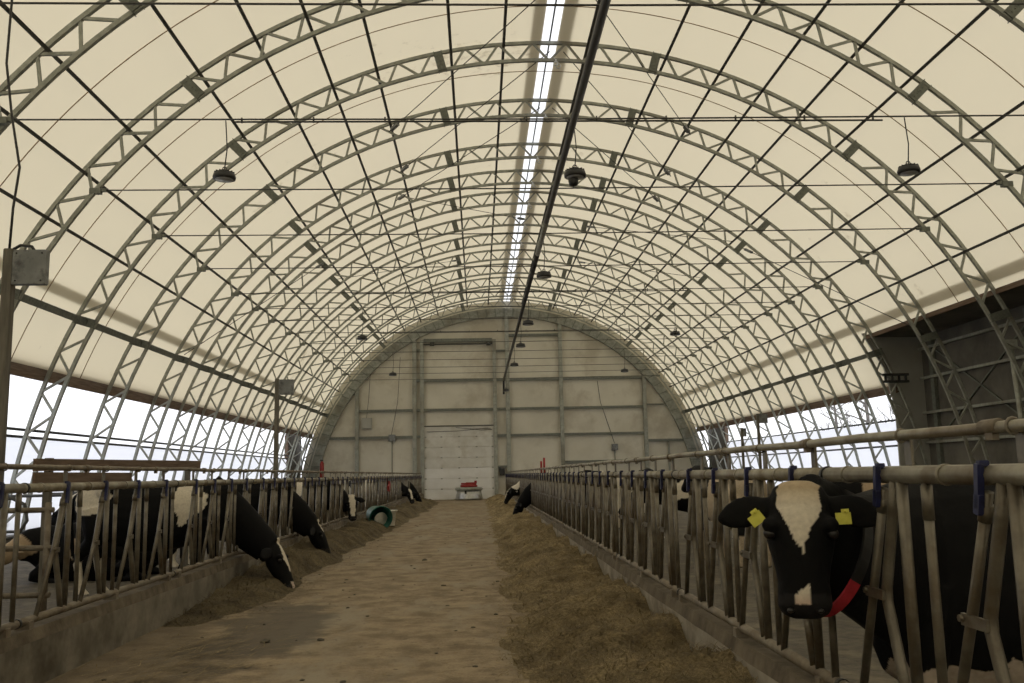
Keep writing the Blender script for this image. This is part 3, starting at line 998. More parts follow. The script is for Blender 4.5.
# ---------------------------------------------------------------- hay
def heap(name, x0, x1, y0, y1, hfun, nx, ny, strands, label, seed):
    random.seed(seed)
    bm = NB()
    H = lambda x, y: hfun(x, y)
    g = [[bm.verts.new((x0 + (x1 - x0) * i / nx, y0 + (y1 - y0) * j / ny, 0)) for i in range(nx + 1)] for j in range(ny + 1)]
    for row in g:
        for v in row:
            v.co.z = H(v.co.x, v.co.y)
    for j in range(ny):
        for i in range(nx):
            f = bm.faces.new((g[j][i], g[j][i + 1], g[j + 1][i + 1], g[j + 1][i])); f.smooth = True
    for k in range(strands):
        u = random.random() ** 2.0
        y = max(y0, 2.0) + (min(y1, 24) - max(y0, 2.0)) * u
        x = x0 + (x1 - x0) * random.random()
        z = H(x, y)
        loose = z < 0.002
        if loose:
            k_ = -0.5 * random.random() ** 1.6 if x1 < 0 else 0.5 * random.random() ** 1.6
            if H(x + k_, y) < 0.01 or random.random() < 0.35: continue
            z = 0.004
        a = random.uniform(0, 2 * pi)
        el = random.uniform(-0.25, 0.55) * (0.12 if loose else 1)
        ln = random.uniform(0.04, 0.13)
        d = Vector((cos(a) * cos(el), sin(a) * cos(el), sin(el))) * ln
        w = Vector((-sin(a), cos(a), 0)) * random.uniform(0.0012, 0.003)
        p = Vector((x, y, z + random.uniform(-0.01, 0.02)))
        m = p + d * 0.5 + Vector((0, 0, random.uniform(0, 0.012)))
        vs = [bm.verts.new(q) for q in (p - w, p + w, m + w, m - w, p + d + w * 0.4, p + d - w * 0.4)]
        bm.faces.new((vs[0], vs[1], vs[2], vs[3])); bm.faces.new((vs[3], vs[2], vs[4], vs[5]))
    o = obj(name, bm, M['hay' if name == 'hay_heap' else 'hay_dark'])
    return tag(o, label, 'hay', None, 'stuff')
def fb(x, y, s, o=4):
    v, a = 0, 1
    for k in range(o):
        v += a * noise.noise(Vector((x * s, y * s, 5.1 * k)))
        a *= 0.55; s *= 2.05
    return v
def h_right(x, y):
    inner = 0.30 + 0.16 * fb(0, y, 0.6, 2) + 0.12 * max(0, (14 - y) / 14) * -1
    t = (x - inner) / (1.42 - inner)
    if t <= 0: return -0.01
    s = min(1, t * 1.6)
    s = s * s * (3 - 2 * s)
    kerb = 0.20 + 0.075 * sin(y * 2.9 + 1.3 * sin(y * 0.9)) + 0.05 * fb(x, y, 0.9, 2)
    return s * max(0.04, kerb * (0.75 + 0.25 * t)) + 0.08 * fb(x, y, 2.4, 5) * min(1, t * 4) + 0.0
heap('hay_heap', 0.10, 1.438, 1.0, 49.5, h_right, 52, 900, 42000, 'long heap of loose brown chopped hay along the kerb beside the alley', 3)
def h_left(x, y):
    edge = -2.28 + 0.22 * fb(0, y, 0.5, 2) + 0.35 * max(0, min(1, (y - 16) / 20))
    t = (edge - x) / (edge + 2.935)
    if t <= 0: return -0.01
    s = min(1, t * 2.2); s = s * s * (3 - 2 * s)
    start = min(1, max(0, (y - 8.6) / 2.2))
    far = min(1, max(0, (y - 11.0) / 3.0))
    k = 0.11 + 0.17 * far * t + 0.05 * fb(x, y, 0.8, 2)
    k += 0.16 * math.exp(-((x + 2.62) / 0.16) ** 2 - ((y - 13.3) / 0.35) ** 2)
    return start * (s * k + 0.05 * fb(x, y, 2.6, 5) * min(1, t * 4)) - 0.012 * (1 - start)
heap('hay_scatter', -2.936, -1.75, 7.5, 46.0, h_left, 44, 640, 16000, 'low strip of trampled brown hay under the feeding cows on the bucket side', 4)
# clods on the alley
random.seed(11)
bm = NB()
for k in range(140):
    y = 4.5 + 34 * random.random() ** 1.5
    x = random.uniform(-2.6, 0.5)
    s = random.uniform(0.006, 0.018) * (2.0 if k < 10 else 1)
    r_ = bmesh.ops.create_icosphere(bm, subdivisions=1, radius=s, matrix=Matrix.Translation((x, y, s * 0.2)) @ Matrix.Diagonal((1.4, 1.1, 0.6, 1)))
    for v in r_['verts']:
        v.co += Vector((random.uniform(-1, 1), random.uniform(-1, 1), random.uniform(-1, 1))) * s * 0.2
tag(obj('dirt_clods', bm, M['mud']), 'scattered small dark clods of dirt on the tan feed alley', 'dirt', None, 'stuff')
# loose straw blades by the near kerb
random.seed(12)
bm = NB()
for k in range(420):
    x, y = random.gauss(-2.3, 0.3), random.gauss(6.9, 0.8)
    a = random.gauss(0.7, 0.5); ln = random.uniform(0.08, 0.28)
    d = Vector((cos(a), sin(a), 0)) * ln
    w = Vector((-sin(a), cos(a), 0)) * 0.003
    p = Vector((x, y, 0.012))
    if p.x + min(0, d.x) < -2.9: continue
    vs = [bm.verts.new(q) for q in (p - w, p + w, p + d + w + Vector((0, 0, 0.012)), p + d - w + Vector((0, 0, 0.012)))]
    bm.faces.new(vs)
tag(obj('straw_blades', bm, M['hay']), 'thin yellow straw blades strewn by the bare kerb near the camera', 'straw', None, 'stuff')

# ---------------------------------------------------------------- cows
BLACK = (0.0045, 0.0045, 0.005)
WHITE = (0.80, 0.73, 0.60)
PINK = (0.62, 0.40, 0.32)
MUZ = (0.02, 0.019, 0.02)
TAN = (0.30, 0.19, 0.10)

def cow(name, label, loc, rz, neck, poll, hd, hn, coat, vox=0.02, lying=False, legs=True, ear_tags=False, collar=False, white_legs=True, group=None, ear_dir=0.25, ear_drop=0.25, HW=1.1, HL=1.0, deep=0.0, NK=1.12, EL=1.1):
    """one cow. local axes: +x forward, +y its own left side, z up, ground at 0. neck: centre points from the shoulder to the poll; hd: poll to muzzle; hn: outward normal of the face"""
    root = thing(name, label, 'cow', loc, rz, group)
    hd, hn = Vector(hd).normalized(), Vector(hn)
    hn = (hn - hd * hn.dot(hd)).normalized()
    hs = hd.cross(hn)
    poll = Vector(poll)
    dz = -0.56 if lying else 0.0
    Z = Vector((0, 0, 1)); Y = Vector((0, 1, 0))
    bm = NB()
    # trunk
    tr = [(0.24, 0.97, 0.06, 0.12), (0.20, 0.98, 0.14, 0.24), (0.06, 1.0, 0.215, 0.36), (-0.15, 0.99, 0.265, 0.405), (-0.45, 0.955, 0.325, 0.435), (-0.75, 0.945, 0.35, 0.435),
          (-1.02, 0.985, 0.325, 0.395), (-1.25, 1.06, 0.275, 0.32), (-1.42, 1.10, 0.22, 0.26), (-1.53, 1.12, 0.13, 0.18), (-1.57, 1.12, 0.05, 0.08)]
    loft(bm, [((x, 0, z + dz - deep * (0.8 if x > -1.2 else 0.3)), (0, w, 0), (0, 0, h + deep * (0.8 if x > -1.2 else 0.3))) for x, z, w, h in tr])
    # hip bones, withers ridge
    for s in (-1, 1):
        bmesh.ops.create_icosphere(bm, subdivisions=2, radius=0.11, matrix=Matrix.Translation((-1.12, s * 0.2, 1.27 + dz)) @ Matrix.Diagonal((1.3, 1, 0.8, 1)))
    # neck
    nk = [Vector(q) + (Vector((0, 0, dz)) if i == 0 else Vector()) for i, q in enumerate(neck)] + [poll + hd * 0.06 - hn * 0.09]
    n = len(nk)
    rings = []
    for i, c in enumerate(nk):
        t = (nk[min(i + 1, n - 1)] - nk[max(i - 1, 0)]).normalized()
        f = i / (n - 1)
        upr = Z if abs(t.z) < 0.93 else Vector((1, 0, 0))
        s = t.cross(upr)
        if s.length < 1e-3: s = Y.copy()
        s.normalize()
        u = s.cross(t).normalized()
        w = (0.19 * (1 - f) + 0.095 * f) * NK
        h = 0.33 * (1 - f) ** 1.1 + 0.145 * (1 - (1 - f) ** 1.1)
        h *= NK
        rings.append((c - u * deep * 0.5 * (1 - f), s * w, u * (h + deep * 0.5 * (1 - f))))
    loft(bm, rings)
    # head
    hp = [(-0.035, 0.045, 0.0, -0.08), (-0.01, 0.082, 0.022, -0.12), (0.05, 0.102, 0.048, -0.16), (0.12, 0.112, 0.06, -0.19), (0.19, 0.117, 0.062, -0.20), (0.26, 0.106, 0.058, -0.185),
          (0.33, 0.092, 0.05, -0.16), (0.40, 0.083, 0.042, -0.135), (0.45, 0.086, 0.038, -0.122), (0.50, 0.088, 0.03, -0.115), (0.535, 0.074, 0.008, -0.10), (0.555, 0.04, -0.02, -0.075)]
    loft(bm, [(poll + hd * u * HL + hn * (f + b) / 2, hs * w * HW, hn * (f - b) / 2) for u, w, f, b in hp])
    for s in (-1, 1):     # brow ridges
        bmesh.ops.create_icosphere(bm, subdivisions=2, radius=0.035, matrix=Matrix.Translation(poll + hd * 0.165 * HL + hs * s * 0.094 * HW + hn * 0.022))
        # ear
        b0 = poll + hd * 0.06 * HL + hs * s * 0.085 * HW - hn * 0.04
        ed = (hs * s + hd * ear_drop - hn * ear_dir).normalized()
        en = (hn - ed * hn.dot(ed)).normalized()
        ew = ed.cross(en)
        loft(bm, [(b0 + ed * l * EL, ew * w * EL, en * th) for l, w, th in ((-0.03, 0.02, 0.018), (0.02, 0.032, 0.02), (0.07, 0.055, 0.02), (0.12, 0.064, 0.018), (0.17, 0.052, 0.016), (0.205, 0.03, 0.014), (0.222, 0.012, 0.01))])
    # legs
    def limb(pts):
        P = [Vector(q[:3]) for q in pts]
        rr = [q[3] for q in pts]
        tube(bm, P, rr, 14)
    if legs and not lying:
        for s in (-1, 1):
            off = 0.05 * s
            limb([(0.04, s * 0.14, 0.92, 0.13), (0.02 + off, s * 0.165, 0.68, 0.095), (0.03 + off, s * 0.165, 0.44, 0.062), (0.03 + off, s * 0.165, 0.36, 0.05), (0.02 + off, s * 0.165, 0.16, 0.04), (0.03 + off, s * 0.165, 0.09, 0.05), (0.06 + off, s * 0.165, 0.035, 0.062), (0.065 + off, s * 0.165, 0.0, 0.064)])
            limb([(-1.27, s * 0.13, 1.05, 0.2), (-1.18 + off, s * 0.18, 0.80, 0.165), (-1.22 + off, s * 0.18, 0.66, 0.11), (-1.38 + off, s * 0.175, 0.5, 0.065), (-1.40 + off, s * 0.175, 0.43, 0.052), (-1.36 + off, s * 0.175, 0.17, 0.042), (-1.34 + off, s * 0.175, 0.09, 0.05), (-1.30 + off, s * 0.175, 0.035, 0.062), (-1.295 + off, s * 0.175, 0.0, 0.064)])
        bmesh.ops.create_icosphere(bm, subdivisions=3, radius=0.17, matrix=Matrix.Translation((-1.02, 0, 0.58)) @ Matrix.Diagonal((1.15, 0.9, 0.9, 1)))
    elif lying:
        for s in (-1, 1):
            limb([(0.0, s * 0.17, 0.35, 0.12), (0.28, s * 0.24, 0.13, 0.08), (0.30, s * 0.24, 0.09, 0.06), (0.02, s * 0.28, 0.06, 0.05), (-0.04, s * 0.28, 0.05, 0.055)])
            limb([(-1.2, s * 0.2, 0.42, 0.2), (-0.9, s * 0.36, 0.2, 0.13), (-1.2, s * 0.42, 0.08, 0.07), (-0.88, s * 0.44, 0.06, 0.05), (-0.8, s * 0.44, 0.05, 0.055)])
    # tail
    tl = [(-1.50, 0, 1.27 + dz), (-1.60, 0.02, 1.2 + dz), (-1.63, 0.02, 0.95 + dz), (-1.61, 0.03, max(0.62, 0.62 + dz)), (-1.60, 0.04, max(0.45 + dz, 0.05))]
    if lying: tl = [(-1.50, 0, 0.70), (-1.6, 0.05, 0.55), (-1.64, 0.15, 0.25), (-1.6, 0.3, 0.06)]
    tube(bm, tl, [0.035, 0.028, 0.024, 0.03, 0.02][:len(tl)], 8)
    bmesh.ops.recalc_face_normals(bm, faces=bm.faces)
    me = bpy.data.meshes.new('tmp')
    bm.to_mesh(me); bm.free()
    tmp = bpy.data.objects.new('tmp', me)
    COL.objects.link(tmp)
    rm = tmp.modifiers.new('r', 'REMESH'); rm.mode = 'VOXEL'; rm.voxel_size = vox; rm.use_smooth_shade = True
    sm = tmp.modifiers.new('s', 'SMOOTH'); sm.factor = 0.5; sm.iterations = 4 if vox < 0.016 else 2
    dg = bpy.context.evaluated_depsgraph_get()
    me2 = bpy.data.meshes.new_from_object(tmp.evaluated_get(dg))
    bpy.data.objects.remove(tmp); bpy.data.meshes.remove(me)
    me2.name = 'body'
    ca = me2.color_attributes.new('coat', 'FLOAT_COLOR', 'POINT')
    buf = []
    for v in me2.vertices:
        p = v.co
        rel = p - poll
        hu, hx, hz = rel.dot(hd) / HL, rel.dot(hs) / HW, rel.dot(hn)
        in_head = -0.08 < hu < 0.6 and abs(hx) < 0.33 and -0.23 < hz < 0.13
        jit = 0.03 * noise.noise(p * 9) + 0.012 * noise.noise(p * 30)
        c = coat(p, hu, hx, hz, in_head, jit)
        buf.extend((c[0], c[1], c[2], 1.0))
    ca.data.foreach_set('color', buf)
    me2.materials.clear(); me2.materials.append(M['coat'])
    body = bpy.data.objects.new('body', me2)
    COL.objects.link(body); body.parent = root
    for s in (-1, 1):
        bm = NB()
        bmesh.ops.create_icosphere(bm, subdivisions=3, radius=0.023, matrix=Matrix.Translation(poll + hd * 0.20 * HL + hs * s * 0.100 * HW + hn * 0.016))
        obj('eye', bm, M['eye'], root, True)
        bm = NB()
        bmesh.ops.create_icosphere(bm, subdivisions=2, radius=0.014, matrix=Matrix.Translation(poll + hd * 0.522 * HL + hs * s * 0.046 * HW + hn * 0.012) @ Matrix.Diagonal((1, 1, 0.7, 1)))
        obj('nostril', bm, M['eye'], root, True)
        if ear_tags:
            b0 = poll + hd * 0.06 * HL + hs * s * 0.085 * HW - hn * 0.04
            ed = (hs * s + hd * ear_drop - hn * ear_dir).normalized()
            en = (hn - ed * hn.dot(ed)).normalized()
            ew = ed.cross(en)
            if ew.dot(hd) < 0: ew = -ew
            c = b0 + ed * 0.075 + en * 0.028 + ew * 0.042
            rot = Matrix((ed, ew, en)).transposed().to_4x4() @ Matrix.Rotation(0.35 * s, 4, 'Z')
            bm = NB()
            box(bm, c, (0.056, 0.044, 0.004), rot)
            box(bm, c - ew * 0.027, (0.028, 0.02, 0.004), rot)
            bmesh.ops.create_icosphere(bm, subdivisions=1, radius=0.007, matrix=Matrix.Translation(c - ew * 0.027 + en * 0.004))
            obj('ear_tag', bm, M['tagyellow'], root)
    if collar:
        q, t = Vector(collar[0]), Vector(collar[1]).normalized()
        s = t.cross(Z).normalized(); u = s.cross(t).normalized()
        ring = [q + s * 0.145 * cos(a * pi / 16) + u * 0.235 * sin(a * pi / 16) for a in range(32)]
        ins = [q + s * 0.135 * cos(a * pi / 16) + u * 0.225 * sin(a * pi / 16) for a in range(32)]
        for nm, k0, k1, mt in (('collar', -2, 18, 'black'), ('red_collar_band', 18, 30, 'collar')):
            bm = NB()
            V = [[bm.verts.new(rg[k % 32] + t * dx) for k in range(k0, k1 + 1)] for rg, dx in ((ring, -0.024), (ring, 0.024), (ins, 0.024), (ins, -0.024))]
            for a in range(4):
                A, B = V[a], V[(a + 1) % 4]
                for k in range(k1 - k0):
                    bm.faces.new((A[k], A[k + 1], B[k + 1], B[k]))
            o = obj(nm, bm, M[mt], root)
            if mt == 'collar': o['label'] = 'red lower band of the collar'
    return root

def lerp(a, b, f):
    f = max(0, min(1, f)); return tuple(x + (y - x) * f for x, y in zip(a, b))
def holstein(seed, blaze=0.03, blaze_len=0.45, white=0.08, snout=None, legs_white=0.42, base=BLACK, pale=WHITE, head_white=False, spots=(), back=None, front_dark=True):
    so = Vector((seed * 3.7, seed * 1.3, seed * 2.1))
    def f(p, hu, hx, hz, in_head, jit):
        if in_head:
            c = base
            if head_white: c = pale
            w = blaze
            if hz > -0.03 and -0.04 < hu < blaze_len and abs(hx + jit) < w * (1.15 - 0.4 * hu / max(blaze_len, 0.01)):
                c = pale
            if hu > 0.465: c = MUZ
            if snout and hu > 0.45 and abs(hx - snout + jit) < 0.03 and hz > -0.06: c = lerp(PINK, pale, 0.6)
            return c
        for (sx, sy, sz, sr) in spots:
            if (p - Vector((sx, sy, sz))).length + jit * 2 < sr: return pale
        if p.z < legs_white + jit * 3 and p.z > 0.05: return pale
        if p.z <= 0.05 and legs_white > 0: return (0.05, 0.045, 0.04)
        if back is not None and not in_head:
            return pale if p.z > back + jit * 4 + 0.10 * noise.noise((p + so) * 2.2) else base
        if front_dark and p.x > 0.1: return base
        v = noise.noise((p + so) * 1.25) + jit
        return pale if v > white else base
    return f

# -- the looking cow behind the near barrier
def coat_near(p, hu, hx, hz, in_head, jit):
    if in_head:
        c = BLACK
        j = jit * 0.5
        wid = 0.070 if hu < 0.07 else 0.070 * max(0, 1 - (hu - 0.07) / 0.20) + 0.004
        if hz > -0.045 and -0.05 < hu < 0.285 and abs(hx + j) < wid:
            return lerp(WHITE, (0.50, 0.40, 0.27), 1 - hu / 0.09) if hu < 0.09 else WHITE
        if hu > 0.455: c = MUZ
        m = hx * COWSIDE
        if 0.415 < hu < 0.50 and -0.022 < m + j < 0.022 and hz > -0.05 and (hu - 0.415) > abs(m + 0.012) * 1.1:
            c = lerp(WHITE, PINK, (hu - 0.45) * 14)
        return c
    if p.z < 0.60 + jit * 3 and (p.x < -0.55 or abs(p.y) < 0.33) and p.z > 0.04 and p.x < 0.2: return (0.5, 0.42, 0.34)
    return BLACK
COWSIDE = 1
def to_local(loc, rz, pts):
    m = (Matrix.Translation(Vector(loc)) @ Matrix.Rotation(rz, 4, 'Z')).inverted()
    return [m @ Vector(q) for q in pts]
def dir_local(rz, v):
    return Matrix.Rotation(-rz, 3, 'Z') @ Vector(v)
loc = (1.98, 4.12, -0.1)
rz = atan2(0.10, -0.98)
nk = to_local(loc, rz, [(1.95, 4.10, 0.95), (1.72, 3.93, 0.97), (1.48, 3.70, 1.02)])
nk[0] = nk[0]
pl = to_local(loc, rz, [(1.222, 3.50, 1.255)])[0]
hn = Vector((-0.32, -0.945, 0.14)); hd = Vector((0.0, 0, -1)) + hn * 0.16
cow('cow', 'black cow with a white blaze, yellow ear tags and red collar looking at the camera', loc, rz, nk, pl, dir_local(rz, hd), dir_local(rz, hn), coat_near, vox=0.009, ear_tags=True, collar=[to_local(loc, rz, [(1.40, 3.62, 0.98)])[0], dir_local(rz, Vector((-0.8, -0.35, 0.45)))], ear_dir=0.10, ear_drop=0.30, HW=1.13, HL=0.865, deep=0.13, NK=1.05, EL=1.0)

# -- cows with their heads through the barrier, eating from the floor
def feeder(x_bar, y, face, coat, label, lift=0.0, yaw=0.0, side=0.0, vox=0.02, zf=-0.06, look=None, HS=1.0):
    """face = +1 looks towards +x (bucket side), -1 towards -x; the barrier stands 0.42 m before the shoulder"""
    rz = (0 if face > 0 else pi) + yaw
    loc = (x_bar - face * 0.44, y, zf)
    neck = [(0.02, 0, 1.05), (0.25, 0, 0.96), (0.48, 0.0, 0.82)]
    poll = Vector((0.80, side, 0.60 + lift))
    hd = Vector((0.40, side * 0.8, -0.92)); hn = Vector((0.92, side * 0.5, 0.40))
    if look:
        poll, hd, hn = Vector(look[0]), Vector(look[1]), Vector(look[2])
    return cow('cow', label, loc, rz, neck, poll, hd, hn, coat, vox=vox, HW=1.1 * HS, HL=HS, NK=1.12 * HS, EL=1.1 * HS)
feeder(BX_L, 11.75, 1, holstein(1, 0.03, 0.34, 0.45, snout=0.02, spots=((-0.1, -0.26, 1.16, 0.20), (-1.3, -0.2, 1.2, 0.25))), 'black cow eating from the floor with thin white face stripe, nearest on the bucket side', side=-0.12, vox=0.016, look=((0.93, -0.14, 0.60), (0.40, -0.12, -0.92), (0.92, -0.1, 0.40)), HS=1.15)
feeder(BX_L, 15.15, 1, holstein(2, 0.022, 0.16, 0.42), 'black cow eating with small white forehead mark, second along the bucket side', side=0.05, lift=0.06, HS=1.1)
feeder(BX_L, 20.75, 1, holstein(3, 0.055, 0.46, 0.2, snout=0.0), 'black cow with broad white face turned to the camera, bucket side', look=((0.62, -0.05, 0.98), (0.12, -0.25, -1), (0.35, -1.0, 0.2)))
feeder(BX_L, 36.3, 1, holstein(4, 0.04, 0.4, 0.25), 'black cow with white nose stripe eating far down the bucket side', look=((0.75, -0.1, 0.85), (0.3, -0.3, -0.95), (0.55, -0.8, 0.3)))
feeder(BX_L, 40.4, 1, holstein(6, 0.0, 0.0, 0.4), 'all black cow eating farthest down the bucket side', side=0.1)
feeder(BX_R, 26.0, -1, holstein(7, 0.0, 0.0, 0.5), 'all black cow with lowered head eating far along the hay heap', side=0.05, lift=0.02)
feeder(BX_R, 33.2, -1, holstein(8, 0.05, 0.5, 0.1, spots=((0.3, 0.0, 1.25, 0.3), (0.6, 0.0, 0.95, 0.2)), snout=0.0), 'black and white cow reaching over the hay, farthest along the heap', lift=0.25, side=-0.1)

# -- cows standing or lying in the pens behind
def stand(x, y, rz, coat, label, low=False, lying=False, vox=0.026, zf=-0.06):
    if lying:
        neck = [(0.02, 0, 1.0), (0.26, 0.05, 0.52), (0.42, 0.12, 0.54)]
        poll = (0.55, 0.2, 0.60); hd = (0.55, 0.6, -0.55); hn = (0.5, 0.45, 0.75)
    elif low:
        neck = [(0.02, 0, 1.05), (0.3, 0, 1.0), (0.52, 0.0, 0.95)]
        poll = (0.72, 0.0, 0.98); hd = (0.6, 0, -0.8); hn = (0.8, 0, 0.6)
    else:
        neck = [(0.02, 0, 1.08), (0.28, 0, 1.16), (0.46, 0.0, 1.27)]
        poll = (0.60, 0.0, 1.43); hd = (0.78, 0, -0.62); hn = (0.62, 0, 0.78)
    return cow('cow', label, (x, y, zf), rz, neck, poll, hd, hn, coat, vox=vox, lying=lying)
stand(-5.85, 13.35, R(186), holstein(11, 0.03, 0.3, 0.5, legs_white=0.0, pale=(0.45, 0.34, 0.22), head_white=True), 'black cow lying down with a tan head, seen through the nearest bucket-side bars', lying=True)
stand(-6.5, 16.4, R(177), holstein(12, 0.05, 0.4, 0.0, back=1.12), 'white backed black cow whose back shows above the wooden plank end', low=True)
stand(-7.3, 20.7, R(10), holstein(13, 0.05, 0.4, -0.1, back=1.2, pale=(0.66, 0.6, 0.5)), 'white backed cow standing far behind, near the white curtain', low=True)
stand(-7.6, 11.5, R(80), holstein(14, 0.03, 0.4, 0.05), 'black and white cow standing by the white curtain, nearest the lamp post', low=True)
stand(-5.6, 19.3, R(-75), holstein(15, 0.03, 0.4, 0.0), 'spotted cow standing in the pen beyond the wooden plank', low=True)
stand(-6.8, 26.5, R(100), holstein(16, 0.03, 0.4, 0.05), 'spotted cow standing far back in the pen on the bucket side', low=True)
stand(4.4, 10.2, R(160), holstein(21, 0.05, 0.4, -0.35, pale=(0.52, 0.40, 0.27), head_white=True), 'cream coloured cow standing behind the barrier beyond the looking cow', low=True)
stand(3.6, 14.2, R(100), holstein(22, 0.04, 0.4, -0.1, pale=(0.58, 0.48, 0.35)), 'cream and black cow standing in the pen, second behind the looking cow')
stand(3.9, 18.8, R(170), holstein(23, 0.04, 0.4, 0.0), 'spotted cow standing in the pen, third behind the looking cow', low=True)
stand(4.2, 23.5, R(60), holstein(24, 0.04, 0.4, -0.1), 'spotted cow standing in the pen, fourth behind the looking cow')
stand(4.0, 30.0, R(175), holstein(25, 0.04, 0.4, 0.0), 'spotted cow standing farthest back in the pen beside the hay heap')

# ---------------------------------------------------------------- pen furniture
def gate(x0, x1, y, label, zs=(0.3, 0.73, 1.08)):
    root = thing('pen_gate', label, 'gate', (x0, y, 0))
    w = x1 - x0
    for z in zs:
        bm = NB(); tube(bm, [(0, 0, z), (w, 0, z)], 0.026, 8)
        obj('cross_pipe', bm, M['rail_brown'], root)
    for x in (0.05, w / 2, w - 0.05):
        bm = NB(); tube(bm, [(x, 0, -0.02), (x, 0, 1.15)], 0.03, 8)
        obj('gate_post', bm, M['rail_brown'], root)
gate(-9.3, -4.0, 8.9, 'brown pipe gate across the pen behind the nearest bucket-side barrier')
for i, y in enumerate((12.4, 15.0, 17.6, 20.2)):
    bm = NB()
    tube(bm, [(-9.3, y, 1.1), (-7.4, y, 1.1), (-7.2, y, 1.0), (-7.15, y, 0.75), (-7.3, y, 0.5), (-7.6, y, 0.45), (-9.3, y, 0.45)], 0.028, 8)
    tube(bm, [(-9.3, y, -0.02), (-9.3, y, 1.25)], 0.04, 8)
    tag(obj('stall_divider', bm, M['purlin']), 'dark looped pipe stall divider by the curtain, %s from the camera' % ['first', 'second', 'third', 'fourth'][i], 'divider', 'looped stall dividers by the white curtain')
for i, y in enumerate((22.0, 24.6, 27.2, 30.0)):
    bm = NB()
    tube(bm, [(12.4, y, 1.15), (10.6, y, 1.15), (10.4, y, 1.05), (10.35, y, 0.8), (10.5, y, 0.55), (12.4, y, 0.5)], 0.028, 8)
    tube(bm, [(12.4, y, -0.02), (12.4, y, 1.25)], 0.04, 8)
    tag(obj('stall_divider', bm, M['purlin']), 'dark looped pipe stall divider in the annex-side pen, %s from the camera' % ['first', 'second', 'third', 'fourth'][i], 'divider', 'looped stall dividers in the annex-side pen')
# brown boards behind the near barrier
for i, (z, dz, lab) in enumerate(((1.52, 0.13, 'upper'), (1.37, 0.15, 'lower'))):
    bm = NB()
    a, b = Vector((-4.6, 9.75, z)), Vector((-4.6, 15.4, z + 0.06))
    if i: b = Vector((-4.6, 12.4, z))
    bar(bm, a, b, 0.04, dz, (0, 0, 1))
    tag(obj('wooden_plank', bm, M['wood']), '%s brown wooden plank fixed above the pen behind the nearest barrier' % lab, 'plank')
for i, y in enumerate((10.2, 15.0)):
    bm = NB()
    bar(bm, (-4.66, y, -0.03), (-4.66, y, 1.6), 0.07, 0.07, (0, 1, 0))
    tag(obj('plank_post', bm, M['post']), 'grey post holding the brown planks, %s the camera' % ('nearer' if i == 0 else 'farther from'), 'post')

# lamp posts with their boxes
def lamp_post(x, y, h, label, bw=0.235, face=1, cable_=False):
    root = thing('box_post', label, 'post', (x, y, -0.03))
    bm = NB()
    box(bm, (0, 0, h / 2), (0.064, 0.07, h))
    bmesh.ops.bevel(bm, geom=list(bm.edges), offset=0.008, segments=1)
    obj('timber', bm, M['post'], root)
    bm = NB()
    box(bm, (face * (0.03 + bw / 2), 0.0, h - 0.135), (bw, 0.06, 0.25))
    bmesh.ops.bevel(bm, geom=list(bm.edges), offset=0.01, segments=1)
    b = obj('sheet_box', bm, M['grey_box'], root)
    bm = NB()
    for sx in (-1, 1):
        for sz in (-1, 1):
            bmesh.ops.create_icosphere(bm, subdivisions=1, radius=0.007, matrix=Matrix.Translation((face * (0.03 + bw / 2) + sx * bw * 0.38, -0.032, h - 0.135 + sz * 0.1)))
    obj('screws', bm, M['black'], b)
    if cable_:
        bm = NB()
        tube(bm, [(0.17, 0, h - 0.012), (0.15, 0, h + 0.02), (0.07, 0, h + 0.03), (0.02, 0, h + 0.0)], 0.011, 6)
        obj('cable_loop', bm, M['black'], root)
lamp_post(-3.32, 6.5, 3.02, 'tall grey post with a square metal box on top, nearest behind the barrier', cable_=True)
lamp_post(-3.28, 15.1, 2.98, 'tall grey post with a metal box on top behind the second eating cow', 0.24)
lamp_post(7.8, 25.2, 2.88, 'dark post with a box on top before the open annex-side curtain', 0.24)
lamp_post(8.0, 27.5, 2.6, 'thin post with a small box before the open annex-side curtain', 0.1)
cable('power_cable', [(-3.33, 6.5, 2.92), (-3.33, 6.52, 3.3), (-3.29, 6.5, 3.6), (-3.37, 6.5, 4.0), (-3.43, 6.5, 4.4), (-3.42, 6.5, 4.9), (-3.39, 6.5, 6.2), (-3.39, 6.5, 8.6), (-3.40, 6.5, sec(R(-31.5), DO - 0.05).z)], 0.009, 'black cable hanging down from the roof to the nearest post box', 'black')

# fence posts and cans in red
def extinguisher(x, y, z, label):
    root = thing('red_marker_post', label, 'post', (x, y, z))
    bm = NB()
    lathe(bm, [(0.04, 0), (0.045, 0.02), (0.045, 0.62), (0.03, 0.68), (0.0, 0.69)], 14)
    obj('shaft', bm, M['red'], root)
    bm = NB(); box(bm, (0, 0, 0.72), (0.1, 0.05, 0.05))
    obj('cap', bm, M['black'], root)
for x, y, z, lab in ((2.75, 40.0, 1.0, 'slim red marker post beyond the hay-side barrier, nearer the door'), (2.88, 40.0, 1.1, 'slim red marker post beyond the hay-side barrier, nearer the annex')):
    root = thing('red_marker_post', lab, 'post', (x, y, 0), 0, 'red marker posts')
    bm = NB(); tube(bm, [(0, 0, -0.03), (0, 0, 1.2)], 0.03, 8); obj('shaft', bm, M['plate'], root)
    bm = NB(); tube(bm, [(0, 0, 1.2), (0, 0, 2.0 if x > 2.8 else 1.85)], 0.05, 10); tag(obj('red_top', bm, M['red'], root), 'red painted top')
bm = NB()
lathe(bm, [(0.1, 0.0), (0.11, 0.03), (0.11, 0.75), (0.07, 0.85), (0.03, 0.9), (0.03, 0.96), (0.0, 0.97)], 16, Matrix.Translation((-8.3, 49.4, 1.3)))
o = tag(obj('fire_extinguisher', bm, M['red']), 'red cylinder hung on the end wall frame in the plank-side corner', 'extinguisher')
bm = NB(); box(bm, (-8.3, 49.32, 2.24), (0.16, 0.06, 0.08)); obj('valve', bm, M['black'], o)
